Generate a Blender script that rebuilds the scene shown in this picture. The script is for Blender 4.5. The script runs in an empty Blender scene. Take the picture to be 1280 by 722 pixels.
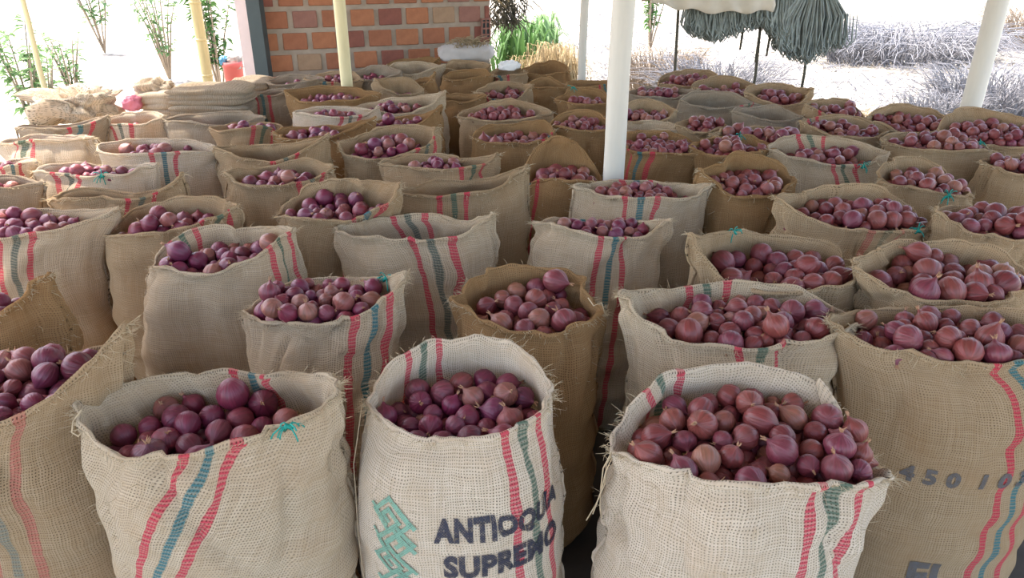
import bpy, bmesh, math, random
import numpy as np
from mathutils import Vector, Matrix, Quaternion
from mathutils.bvhtree import BVHTree

sc = bpy.context.scene
COL = sc.collection
R = math.radians
# ------------------------------------------------------------------ camera
PITCH = R(25.0); CF = 930.0; CX = 640.0; CY = 361.0; CH = 1.70
cam_d = bpy.data.cameras.new('camera'); cam = bpy.data.objects.new('camera', cam_d); COL.objects.link(cam)
cam.location = (0, 0, CH); cam.rotation_euler = (R(90) - PITCH, 0, 0)
cam_d.sensor_fit = 'HORIZONTAL'; cam_d.sensor_width = 36.0; cam_d.lens = 36.0 * CF / 1280.0
cam_d.clip_start = 0.05; cam_d.clip_end = 200
sc.camera = cam
# ------------------------------------------------------------------ sky, sun, exposure
SUN_EL, SUN_AZ = 62.0, -62.0            # degrees; azimuth from +Y, negative = from the left
w = bpy.data.worlds.new('sky'); sc.world = w; w.use_nodes = True
nt = w.node_tree; nt.nodes.clear()
sk = nt.nodes.new('ShaderNodeTexSky'); sk.sky_type = 'NISHITA'; sk.sun_disc = False
sk.sun_elevation = R(SUN_EL); sk.sun_rotation = R(SUN_AZ); sk.altitude = 900; sk.air_density = 1.0; sk.dust_density = 5.0; sk.ozone_density = 1.0
bg = nt.nodes.new('ShaderNodeBackground'); bg.inputs[1].default_value = 0.42
wo = nt.nodes.new('ShaderNodeOutputWorld')
wb = nt.nodes.new('ShaderNodeMix'); wb.data_type = 'RGBA'; wb.blend_type = 'MULTIPLY'; wb.inputs[0].default_value = 1.0; wb.inputs[7].default_value = (1.0, .905, .81, 1)   # the camera's warm white balance
nt.links.new(sk.outputs[0], wb.inputs[6]); nt.links.new(wb.outputs[2], bg.inputs[0]); nt.links.new(bg.outputs[0], wo.inputs[0])
sun_d = bpy.data.lights.new('sun', 'SUN'); sun_d.energy = 5.0; sun_d.angle = R(0.6); sun_d.color = (1.0, .95, .87)
sun = bpy.data.objects.new('sun', sun_d); COL.objects.link(sun)
_d = Vector((math.sin(R(SUN_AZ)) * math.cos(R(SUN_EL)), math.cos(R(SUN_AZ)) * math.cos(R(SUN_EL)), math.sin(R(SUN_EL))))
sun.rotation_euler = _d.to_track_quat('Z', 'Y').to_euler(); sun.location = (-4, 2, 6)
sc.view_settings.view_transform = 'Standard'; sc.view_settings.look = 'None'
sc.view_settings.gamma = 1.0; sc.view_settings.use_curve_mapping = False
sc.view_settings.exposure = 1.4

# ------------------------------------------------------------------ pixels of the photograph to metres in the shed
def ray(px, py):
    u = (px - CX) / CF; v = (CY - py) / CF; c, s = math.cos(PITCH), math.sin(PITCH)
    return (u, c + v * s, -s + v * c)
def at_y(px, py, y):
    d = ray(px, py); k = y / d[1]; return Vector((d[0] * k, y, CH + d[2] * k))
def at_z(px, py, z):
    d = ray(px, py); k = (z - CH) / d[2]; return Vector((d[0] * k, d[1] * k, z))
def project(p):
    c, s = math.cos(PITCH), math.sin(PITCH)
    f = p[1] * c - (p[2] - CH) * s; u = p[1] * s + (p[2] - CH) * c
    return CX + CF * p[0] / f, CY - CF * u / f, f

# ------------------------------------------------------------------ small helpers
def tag(o, label=None, cat=None, group=None, kind=None):
    if label: o['label'] = label
    if cat: o['category'] = cat
    if group: o['group'] = group
    if kind: o['kind'] = kind
    return o
def smooth_noise(seed, n=7, freq=1.0):
    r = np.random.RandomState(seed); k = r.normal(size=(n, 3)) * freq; ph = r.uniform(0, 6.28, n)
    def f(P):
        return np.sin(P @ k.T + ph).sum(axis=-1) / math.sqrt(n)
    return f
def link(name, me, mat=None, parent=None, loc=None):
    o = bpy.data.objects.new(name, me); COL.objects.link(o)
    if mat is not None and len(me.materials) == 0: me.materials.append(mat)
    if parent is not None: o.parent = parent
    if loc is not None: o.location = loc
    return o
def empty(name, loc=(0, 0, 0), rz=0):
    o = bpy.data.objects.new(name, None); COL.objects.link(o); o.location = loc; o.rotation_euler = (0, 0, rz); o.empty_display_size = .1
    return o
def mesh_from(name, V, F, smooth=True, uv=None, cols=None):
    me = bpy.data.meshes.new(name); me.from_pydata([tuple(map(float, v)) for v in V], [], F)
    if smooth: me.polygons.foreach_set('use_smooth', [True] * len(me.polygons))
    if uv is not None:
        l = me.uv_layers.new(name='UVMap'); l.data.foreach_set('uv', np.asarray(uv, dtype=np.float32).ravel())
    for cn, c in (cols or {}).items():
        a = me.color_attributes.new(cn, 'FLOAT_COLOR', 'POINT')
        c = np.asarray(c, dtype=np.float32)
        if c.ndim == 1: c = np.tile(c, (len(V), 1))
        a.data.foreach_set('color', c.ravel())
    me.update()
    return me
class MB:
    """collects simple solids into one mesh"""
    def __init__(s): s.V = []; s.F = []
    def add(s, V, F):
        b = len(s.V); s.V += [tuple(v) for v in V]; s.F += [tuple(i + b for i in f) for f in F]; return s
    def box(s, c, d, rz=0, bev=0):
        m = Matrix.Rotation(rz, 3, 'Z'); c = Vector(c)
        V = [c + m @ Vector((x * d[0] / 2, y * d[1] / 2, z * d[2] / 2)) for x in (-1, 1) for y in (-1, 1) for z in (-1, 1)]
        return s.add(V, [(0, 1, 3, 2), (4, 6, 7, 5), (0, 4, 5, 1), (2, 3, 7, 6), (0, 2, 6, 4), (1, 5, 7, 3)])
    def tube(s, pts, rad, n=6, cap=True):
        pts = [Vector(p) for p in pts]; rr = rad if hasattr(rad, '__len__') else [rad] * len(pts)
        V = []; F = []; up = None
        for i, p in enumerate(pts):
            t = (pts[min(i + 1, len(pts) - 1)] - pts[max(i - 1, 0)])
            if t.length < 1e-9: t = Vector((0, 0, 1))
            t.normalize()
            if up is None: up = t.orthogonal().normalized()
            up = (up - t * up.dot(t))
            up = up.normalized() if up.length > 1e-6 else t.orthogonal().normalized()
            q = t.cross(up)
            for k in range(n):
                a = 2 * math.pi * k / n; V.append(p + (up * math.cos(a) + q * math.sin(a)) * rr[i])
        for i in range(len(pts) - 1):
            for k in range(n):
                F.append((i * n + k, i * n + (k + 1) % n, (i + 1) * n + (k + 1) % n, (i + 1) * n + k))
        if cap:
            F.append(tuple(range(n))[::-1]); F.append(tuple((len(pts) - 1) * n + k for k in range(n)))
        return s.add(V, F)
    def leaf(s, base, d, L, W, droop, side=None):
        """one folded blade: six vertices"""
        base = Vector(base); d = Vector(d).normalized()
        sd = side or d.cross(Vector((0, 0, 1)))
        sd = sd.normalized() if sd.length > 1e-5 else Vector((1, 0, 0))
        m = base + d * L * .5 + Vector((0, 0, -droop * .25 * L)); t = base + d * L + Vector((0, 0, -droop * L))
        up = sd.cross(d).normalized() * W * .25
        V = [base, m + sd * W / 2 + up, m - up * .4, m - sd * W / 2 + up, t]
        return s.add(V, [(0, 1, 2), (0, 2, 3), (1, 4, 2), (2, 4, 3)])
    def build(s, name, mat, parent=None, smooth=False, loc=None, bevel=0):
        me = mesh_from(name, s.V, s.F, smooth)
        o = link(name, me, mat, parent, loc)
        if bevel:
            b = o.modifiers.new('bevel', 'BEVEL'); b.width = bevel; b.segments = 2; b.limit_method = 'ANGLE'
        return o

# ------------------------------------------------------------------ materials
def new_mat(name):
    m = bpy.data.materials.new(name); m.use_nodes = True; t = m.node_tree; t.nodes.clear()
    out = t.nodes.new('ShaderNodeOutputMaterial')
    def N(kind, **kw):
        n = t.nodes.new(kind)
        for k, v in kw.items():
            if k.startswith('i_'):
                key = k[2:]; key = int(key) if key.isdigit() else key.replace('_', ' ')
                n.inputs[key].default_value = v
            else: setattr(n, k, v)
        return n
    def LK(a, b): t.links.new(a, b)
    return m, t, out, N, LK
def math_node(N, LK, op, a, b=None, c=None, clamp=False):
    n = N('ShaderNodeMath', operation=op); n.use_clamp = clamp
    for i, x in enumerate((a, b, c)):
        if x is None: continue
        if isinstance(x, (int, float)): n.inputs[i].default_value = x
        else: LK(x, n.inputs[i])
    return n.outputs[0]
def mix_col(N, LK, fac, a, b, mode='MIX'):
    n = N('ShaderNodeMix', data_type='RGBA', blend_type=mode)
    for s_, x in ((0, fac), (6, a), (7, b)):
        if isinstance(x, (int, float)): n.inputs[s_].default_value = x
        elif isinstance(x, tuple): n.inputs[s_].default_value = (*x, 1) if len(x) == 3 else x
        else: LK(x, n.inputs[s_])
    return n.outputs[2]
def simple_mat(name, col, rough=.8, var=.25, scale=8, bump=0.0, col2=None, spec=.3, trans=0.0, stretch=(1, 1, 1), metal=0.0):
    m, t, out, N, LK = new_mat(name)
    tc = N('ShaderNodeTexCoord'); mp = N('ShaderNodeMapping'); mp.inputs['Scale'].default_value = stretch
    LK(tc.outputs['Object'], mp.inputs[0])
    nz = N('ShaderNodeTexNoise', i_Scale=scale, i_Detail=5.0, i_Roughness=.6); LK(mp.outputs[0], nz.inputs['Vector'])
    rp = N('ShaderNodeValToRGB'); e = rp.color_ramp.elements
    c2 = col2 or tuple(c * (1 - var) for c in col)
    e[0].position = .3; e[0].color = (*c2, 1); e[1].position = .7; e[1].color = (*col, 1)
    LK(nz.outputs[0], rp.inputs[0])
    p = N('ShaderNodeBsdfPrincipled', i_Roughness=rough); p.inputs['Specular IOR Level'].default_value = spec; p.inputs['Metallic'].default_value = metal
    LK(rp.outputs[0], p.inputs['Base Color'])
    if bump:
        b = N('ShaderNodeBump', i_Strength=bump, i_Distance=.01); LK(nz.outputs[0], b.inputs['Height']); LK(b.outputs[0], p.inputs['Normal'])
    if trans:
        tr = N('ShaderNodeBsdfTranslucent'); LK(rp.outputs[0], tr.inputs[0]); mx = N('ShaderNodeMixShader', i_0=trans)
        LK(p.outputs[0], mx.inputs[1]); LK(tr.outputs[0], mx.inputs[2]); LK(mx.outputs[0], out.inputs[0])
    else: LK(p.outputs[0], out.inputs[0])
    return m
def burlap_mat():
    """open plain weave drawn from the sack's own UV (metres): x runs round the sack from the stripe group, y runs up"""
    m, t, out, N, LK = new_mat('burlap')
    M_ = lambda op, a, b=None, c=None, clamp=False: math_node(N, LK, op, a, b, c, clamp)
    uv = N('ShaderNodeUVMap', uv_map='UVMap'); tint = N('ShaderNodeVertexColor', layer_name='tint'); mid = N('ShaderNodeVertexColor', layer_name='mid')
    tc = N('ShaderNodeTexCoord')
    dn = N('ShaderNodeTexNoise', i_Scale=14.0, i_Detail=3.0); LK(tc.outputs['Object'], dn.inputs['Vector'])
    sub = N('ShaderNodeVectorMath', operation='SUBTRACT'); LK(dn.outputs['Color'], sub.inputs[0]); sub.inputs[1].default_value = (.5, .5, .5)
    scl = N('ShaderNodeVectorMath', operation='SCALE'); LK(sub.outputs[0], scl.inputs[0]); scl.inputs['Scale'].default_value = .022
    add = N('ShaderNodeVectorMath', operation='ADD'); LK(uv.outputs[0], add.inputs[0]); LK(scl.outputs[0], add.inputs[1])
    sp = N('ShaderNodeSeparateXYZ'); LK(add.outputs[0], sp.inputs[0]); U, V = sp.outputs[0], sp.outputs[1]
    P = 2 * math.pi / .0062
    su = M_('COSINE', M_('MULTIPLY', U, P)); sv = M_('COSINE', M_('MULTIPLY', V, P))
    gap = M_('MULTIPLY', M_('MULTIPLY_ADD', su, 1.3, -.05, True), M_('MULTIPLY_ADD', sv, 1.3, -.05, True))
    # yarn thickness wanders: long streaks along both directions
    def streak(sx, sy):
        mp = N('ShaderNodeMapping'); mp.inputs['Scale'].default_value = (sx, sy, 1); LK(add.outputs[0], mp.inputs[0])
        n = N('ShaderNodeTexNoise', i_Scale=1.0, i_Detail=2.0); LK(mp.outputs[0], n.inputs['Vector']); return n.outputs[0]
    st1 = streak(160, 9); st2 = streak(9, 160)
    st = M_('MULTIPLY', M_('ADD', st1, st2), .5)
    bl = N('ShaderNodeTexNoise', i_Scale=5.0, i_Detail=6.0, i_Roughness=.65); LK(tc.outputs['Object'], bl.inputs['Vector'])
    gap = M_('MULTIPLY', gap, M_('MULTIPLY_ADD', bl.outputs[0], 2.2, -.35, True), clamp=True)
    base = mix_col(N, LK, M_('MULTIPLY_ADD', st, 2.2, -.6, True), mix_col(N, LK, 1.0, tint.outputs[0], (.74, .68, .60), 'MULTIPLY'), tint.outputs[0])
    dirt = M_('MULTIPLY_ADD', bl.outputs[0], -3.2, 1.75, True)
    base = mix_col(N, LK, M_('MULTIPLY', dirt, .55), base, mix_col(N, LK, 1.0, tint.outputs[0], (.66, .50, .34), 'MULTIPLY'))
    # woven stripes: red, middle colour, red
    def band(c, wd): return M_('MULTIPLY_ADD', M_('ABSOLUTE', M_('SUBTRACT', U, c)), -520.0, wd * 520 / 2, True)
    sk2 = M_('MULTIPLY_ADD', M_('SINE', M_('MULTIPLY', V, P * .62)), .25, .82, True)
    red = M_('ADD', band(-.052, .023), band(.052, .023), clamp=True)
    fa = M_('MULTIPLY', mid.outputs['Alpha'], sk2)
    base = mix_col(N, LK, M_('MULTIPLY', red, fa), base, (.62, .055, .095))
    base = mix_col(N, LK, M_('MULTIPLY', band(0, .023), fa), base, mid.outputs[0])
    colr = mix_col(N, LK, M_('MULTIPLY', gap, .9), base, (.045, .028, .015))
    h = M_('ADD', M_('MULTIPLY', M_('ADD', M_('ABSOLUTE', su), M_('ABSOLUTE', sv)), -.25), M_('MULTIPLY', st, .6))
    h = M_('SUBTRACT', h, gap)
    b = N('ShaderNodeBump', i_Strength=.55, i_Distance=.0025); LK(h, b.inputs['Height'])
    d = N('ShaderNodeBsdfDiffuse', i_Roughness=.9); LK(colr, d.inputs[0]); LK(b.outputs[0], d.inputs['Normal'])
    tr = N('ShaderNodeBsdfTranslucent'); LK(mix_col(N, LK, 1.0, colr, (1.0, .82, .55), 'MULTIPLY'), tr.inputs[0])
    mx = N('ShaderNodeMixShader', i_0=.22); LK(d.outputs[0], mx.inputs[1]); LK(tr.outputs[0], mx.inputs[2])
    LK(mx.outputs[0], out.inputs[0])
    return m
def onion_mat(name, stops):
    m, t, out, N, LK = new_mat(name)
    M_ = lambda op, a, b=None, c=None, clamp=False: math_node(N, LK, op, a, b, c, clamp)
    geo = N('ShaderNodeNewGeometry'); oi = N('ShaderNodeObjectInfo')
    rnd = M_('FRACT', M_('ADD', geo.outputs['Random Per Island'], M_('MULTIPLY', oi.outputs['Random'], 7.31)))
    rnd2 = M_('FRACT', M_('MULTIPLY', rnd, 17.7))
    uv = N('ShaderNodeUVMap', uv_map='UVMap'); mp = N('ShaderNodeMapping'); mp.inputs['Scale'].default_value = (26, 1.6, 1)
    cb = N('ShaderNodeCombineXYZ'); LK(M_('MULTIPLY', rnd, 50), cb.inputs[0]); LK(M_('MULTIPLY', rnd2, 50), cb.inputs[1])
    LK(uv.outputs[0], mp.inputs[0]); LK(cb.outputs[0], mp.inputs['Location'])
    st = N('ShaderNodeTexNoise', i_Scale=1.0, i_Detail=3.0); LK(mp.outputs[0], st.inputs['Vector'])
    tc = N('ShaderNodeTexCoord'); bl = N('ShaderNodeTexNoise', i_Scale=2.2, i_Detail=4.0, noise_dimensions='4D'); LK(uv.outputs[0], bl.inputs['Vector']); LK(M_('MULTIPLY', rnd, 90), bl.inputs['W'])
    rp = N('ShaderNodeValToRGB'); cr = rp.color_ramp; cr.interpolation = 'LINEAR'
    while len(cr.elements) < len(stops): cr.elements.new(.5)
    for e, (p, c) in zip(cr.elements, stops): e.position = p; e.color = (*c, 1)
    LK(rnd, rp.inputs[0])
    c1 = mix_col(N, LK, M_('MULTIPLY_ADD', st.outputs[0], 2.2, -.75, True), rp.outputs[0], mix_col(N, LK, 1.0, rp.outputs[0], (1.75, 1.45, 1.75), 'MULTIPLY'))
    # papery patches of dry outer skin
    c2 = mix_col(N, LK, M_('MULTIPLY', M_('MULTIPLY_ADD', bl.outputs[0], 6.0, -3.6, True), .5), c1, (.26, .10, .07))
    p = N('ShaderNodeBsdfPrincipled', i_Roughness=.38); p.inputs['Specular IOR Level'].default_value = .5
    LK(c2, p.inputs['Base Color'])
    LK(M_('MULTIPLY_ADD', bl.outputs[0], .35, .25), p.inputs['Roughness'])
    b = N('ShaderNodeBump', i_Strength=.25, i_Distance=.02); LK(st.outputs[0], b.inputs['Height']); LK(b.outputs[0], p.inputs['Normal'])
    LK(p.outputs[0], out.inputs[0])
    return m
def ink_mat(name, col):
    m, t, out, N, LK = new_mat(name)
    M_ = lambda op, a, b=None, c=None, clamp=False: math_node(N, LK, op, a, b, c, clamp)
    uv = N('ShaderNodeUVMap', uv_map='UVMap'); sp = N('ShaderNodeSeparateXYZ'); LK(uv.outputs[0], sp.inputs[0])
    P = 2 * math.pi / .0062
    g = M_('MULTIPLY', M_('COSINE', M_('MULTIPLY', sp.outputs[0], P)), M_('COSINE', M_('MULTIPLY', sp.outputs[1], P)))
    nz = N('ShaderNodeTexNoise', i_Scale=90.0, i_Detail=4.0); LK(uv.outputs[0], nz.inputs['Vector'])
    a = M_('MULTIPLY_ADD', M_('ADD', M_('MULTIPLY', g, .25), nz.outputs[0]), -1.5, 1.62, True)
    d = N('ShaderNodeBsdfDiffuse'); d.inputs[0].default_value = (*col, 1); tr = N('ShaderNodeBsdfTransparent')
    mx = N('ShaderNodeMixShader'); LK(a, mx.inputs[0]); LK(tr.outputs[0], mx.inputs[1]); LK(d.outputs[0], mx.inputs[2]); LK(mx.outputs[0], out.inputs[0])
    return m
M = dict(
    burlap=burlap_mat(), onion=onion_mat('purple_onion_skin', [(0, (.085, .012, .020)), (.22, (.120, .013, .036)), (.45, (.145, .024, .030)), (.62, (.105, .020, .045)), (.82, (.150, .034, .032)), (.97, (.20, .085, .055)), (1, (.10, .014, .028))]),
    onion_red=onion_mat('brick_red_onion_skin', [(0, (.105, .018, .018)), (.22, (.135, .026, .022)), (.45, (.165, .042, .030)), (.62, (.120, .022, .034)), (.82, (.155, .040, .028)), (.97, (.21, .09, .05)), (1, (.11, .016, .026))]),
    ink=ink_mat('black_ink', (.05, .05, .065)), green_ink=ink_mat('green_ink', (.20, .35, .26)), faint_ink=ink_mat('faint_ink', (.13, .12, .115)),
    stem=simple_mat('dry_onion_skin', (.50, .27, .15), .7, .5, 30),
    string=simple_mat('green_string', (.02, .33, .26), .6, .3, 60),
    fray=simple_mat('jute_fray', (.72, .58, .38), .9, .2, 40, trans=.3),
    concrete=simple_mat('earth_floor', (.085, .07, .055), .9, .4, 3, .3),
    ground=simple_mat('pale_dry_ground', (.70, .64, .54), .95, .3, 7.0, .5, col2=(.10, .085, .065)),
    mortar=simple_mat('mortar', (.42, .34, .26), .95, .3, 9, .5),
    plaster=simple_mat('pale_plaster', (.75, .62, .58), .9, .15, 4, .2),
    steel=simple_mat('dark_painted_steel', (.055, .075, .075), .5, .2, 5, spec=.4),
    white_paint=simple_mat('white_paint', (.66, .62, .53), .55, .12, 3, .1, stretch=(6, 6, .6)),
    yellow_paint=simple_mat('cream_paint', (.80, .70, .40), .6, .2, 3, .1, stretch=(6, 6, .6)),
    bamboo=simple_mat('bamboo_cane', (.62, .50, .24), .6, .3, 5, .1, stretch=(4, 4, .5)),
    roof=simple_mat('roof_sheet', (.55, .53, .50), .6, .2, 2),
    timber=simple_mat('rough_timber', (.28, .19, .11), .85, .4, 6, .3, stretch=(1, 8, 8)),
    tarp=simple_mat('beige_tarpaulin', (.74, .66, .52), .7, .15, 5, .2, trans=.2),
    strand=simple_mat('dry_green_grey_leaves', (.36, .40, .36), .8, .45, 12, trans=.15),
    twig=simple_mat('dry_twigs', (.36, .29, .22), .9, .35, 6),
    twig_grey=simple_mat('grey_twigs', (.26, .26, .28), .9, .35, 6),
    straw=simple_mat('dry_straw', (.46, .36, .21), .85, .3, 8, trans=.2),
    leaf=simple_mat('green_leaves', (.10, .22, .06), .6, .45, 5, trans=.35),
    leaf_glare=simple_mat('glare_paled_leaves', (.20, .34, .14), .6, .35, 5, trans=.35),  # lighter green puts the outdoor haze and glare into the leaf colour
    dark_stick=simple_mat('dark_sticks', (.12, .11, .08), .9, .4, 10),
    red_plastic=simple_mat('red_plastic', (.62, .14, .13), .45, .1, 3),
    pink_plastic=simple_mat('pink_plastic', (.85, .30, .38), .45, .15, 6, trans=.2),
    blue_plastic=simple_mat('blue_plastic', (.12, .35, .55), .45, .1, 3),
    white_cloth=simple_mat('white_cloth', (.50, .46, .42), .9, .2, 8, .4),
    paper=simple_mat('white_paper', (.82, .80, .76), .7, .08, 10),
)
def brick_mat(i, c):
    return simple_mat('fired_brick_%d' % i, c, .9, .28, 14, .5)
BR = [brick_mat(0, (.38, .15, .08)), brick_mat(1, (.28, .105, .075)), brick_mat(2, (.44, .18, .09)), brick_mat(3, (.33, .16, .12)), brick_mat(4, (.40, .26, .16))]

# ------------------------------------------------------------------ the setting
def structure(o): o['kind'] = 'structure'; return o
structure(MB().box((0, 2.3, -.05), (7.6, 9.8, .10)).build('floor', M['concrete']))
def ground():
    n = 70; V = []; F = []; nz = smooth_noise(5, 9, .5); nz2 = smooth_noise(6, 9, 2.2)
    xs = np.linspace(-45, 45, n); ys = np.linspace(-25, 60, n)
    X, Y = np.meshgrid(xs, ys); P = np.stack([X, Y, 0 * X], -1)
    Z = -.14 + .05 * nz(P) + .03 * nz2(P)
    Z = np.where(Y > 9, Z + np.clip(Y - 9, 0, 60) * .035 + .10 * nz(P * .6) * np.clip((Y - 9) / 6, 0, 1), Z)
    Z = np.where(Y > 24, Z + (Y - 24) * .35, Z)
    P[..., 2] = np.minimum(Z, 12)
    for j in range(n - 1):
        for i in range(n - 1): F.append((j * n + i, j * n + i + 1, (j + 1) * n + i + 1, (j + 1) * n + i))
    structure(link('ground', mesh_from('ground', P.reshape(-1, 3), F), M['ground']))
    return lambda x, y: float(P[int(np.argmin(abs(ys - y))), int(np.argmin(abs(xs - x))), 2])
gz = ground()

# brick wall: bricks stand proud of the mortar; each one its own object under the wall
WL = Vector((-1.98, 6.32, 0)); WR = Vector((-.20, 6.98, 0))
wdir = (WR - WL).normalized(); wang = math.atan2(wdir.y, wdir.x); wn = Vector((wdir.y, -wdir.x, 0)); wlen = (WR - WL).length
ROOF_Z = 2.75
mid_ = (WL + WR) / 2 - wn * .075
wall = structure(MB().box((0, 0, ROOF_Z / 2 - .03), (wlen, .14, ROOF_Z - .06)).build('wall_back', M['mortar'], loc=(mid_.x, mid_.y, 0)))
wall.rotation_euler = (0, 0, wang)
def brick_mesh(wd, ht, dp, mat, nm):
    mb = MB().box((0, 0, 0), (wd, dp, ht)); me = mesh_from(nm, mb.V, mb.F, False); me.materials.append(mat)
    bm = bmesh.new(); bm.from_mesh(me); bmesh.ops.bevel(bm, geom=bm.edges[:], offset=.005, segments=1, affect='EDGES'); bm.to_mesh(me); bm.free(); return me
PX, PZ = wlen / 8.1, .168
full = [brick_mesh(PX - .042, PZ - .038, .03, m, 'brick') for m in BR]
rng = random.Random(11)
z0 = .035; row = 0
while z0 + PZ < ROOF_Z - .05:
    x = -wlen / 2 - (PX * .5 if row % 2 else 0.02)
    while x < wlen / 2 - .03:
        xa, xb = max(x, -wlen / 2 + .004), min(x + PX - .042, wlen / 2 - .002)
        if xb - xa > .03:
            k = rng.choices(range(5), (5, 4, 4, 3, 1))[0]
            me = full[k] if abs(xb - xa - (PX - .042)) < .004 else brick_mesh(xb - xa, PZ - .038, .03, BR[k], 'brick')
            b = link('brick', me, None, wall, ((xa + xb) / 2, -.066 - rng.uniform(0, .006), z0 + PZ / 2))
            b.rotation_euler = (0, rng.uniform(-.012, .012), rng.uniform(-.012, .012))
        x += PX
    z0 += PZ; row += 1
# hollow end of one block at the right edge of the wall: clay web, with a dark sheet behind it for the shade in the cells
ve = at_y(608, 36, 6.90)
mb = MB()
for i in range(3): mb.box((0, 0, (i - 1) * .052), (.085, .03, .012))
for i in (-1.5, 1.5): mb.box((0, 0, i * .052), (.085, .03, .012))
for i in (-1, 0, 1): mb.box((i * .036, 0, 0), (.010, .029, .165))
vb = mb.build('vent_block', BR[3], wall, loc=(wlen / 2 - .046, -.104, ve.z)); 
MB().box((0, .008, 0), (.08, .006, .16)).build('cell_shade', M['steel'], vb)

# pale plastered return wall left of the steel post
pw = at_y(298, 50, 7.0)
structure(MB().box((-2.28, 6.95, 1.33), (.25, .12, 2.66)).build('wall_left', M['plaster']))

# roof over the store: corrugated sheets on timber purlins (above the frame)
def corrugated():
    V = []; F = []; n = 150; x0, x1 = -2.85, 3.7; y0, y1 = -1.3, 7.2
    for i in range(n + 1):
        x = x0 + (x1 - x0) * i / n; dz = .02 * math.sin(i * 2.1)
        for (y, zz) in ((y0, 0), (y1, 0)):
            V.append((x, y, ROOF_Z + .22 + dz)); V.append((x, y, ROOF_Z + .235 + dz))
    for i in range(n):
        a = i * 4; b = a + 4
        F += [(a, b, b + 2, a + 2), (a + 1, a + 3, b + 3, b + 1), (a, a + 1, b + 1, b), (a + 2, b + 2, b + 3, a + 3)]
    return structure(link('ceiling', mesh_from('ceiling', V, F), M['roof']))
corrugated()
mb = [MB().box((.17, y, ROOF_Z + .10), (7.0, .08, .18)).build('trim_%d' % (i + 1), M['timber']) for i, y in enumerate((-.9, 1.2, 3.18, 5.18, 6.75))]
for o in mb: structure(o)

# ------------------------------------------------------------------ posts
def post(name, x, y, r, mat, label, z1=ROOF_Z, r2=None, cat='post', wob=.004, seed=0, n=16, lean=(0, 0)):
    rr = random.Random(seed); k = 9; mb = MB()
    pts = [(x + lean[0] * i / k + rr.uniform(-wob, wob), y + lean[1] * i / k + rr.uniform(-wob, wob), (gz(x, y) if abs(x) > 3.75 or y > 7.2 else 0) + z1 * i / k) for i in range(k + 1)]
    o = mb.tube([(p[0] - x, p[1] - y, p[2]) for p in pts], [r + ((r2 or r) - r) * i / k for i in range(k + 1)], n).build(name, mat, smooth=True, loc=(x, y, 0))
    return tag(o, label, cat)
post('post', .445, 3.17, .046, M['white_paint'], 'thick white painted post standing amid the sacks', seed=1)
post('post', -1.13, 5.2, .040, M['yellow_paint'], 'pale yellow post standing before the brick wall', seed=2)
post('post', .53, 5.78, .030, M['white_paint'], 'thin white post beside the dry grass clump', seed=3)
post('post', 2.76, 4.52, .058, M['white_paint'], 'thick cream post slanting at the right of the far sacks', seed=4)
post('post', -3.2, 5.2, .018, M['yellow_paint'], 'thin washed-out pole at the far left', seed=5)
bp = post('bamboo_pole', -2.95, 7.4, .05, M['bamboo'], 'yellow bamboo pole outside the shed at left', cat='pole', seed=6)
for i in range(8):
    MB().tube([(0, 0, .2 + i * .33 - .012), (0, 0, .2 + i * .33), (0, 0, .2 + i * .33 + .012)], [.051, .056, .051], 14).build('node_ring', M['bamboo'], bp, True)
d = at_y(323, 50, 6.22)
st = tag(MB().box((0, 0, ROOF_Z / 2), (.105, .012, ROOF_Z)).build('steel_post', M['steel'], loc=(d.x, 6.20, 0)), 'dark grey steel post at the left end of the brick wall', 'post')
for s_ in (-1, 1): MB().box((s_ * .0465, .055, ROOF_Z / 2), (.012, .10, ROOF_Z - .002)).build('flange', M['steel'], st)

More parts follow.
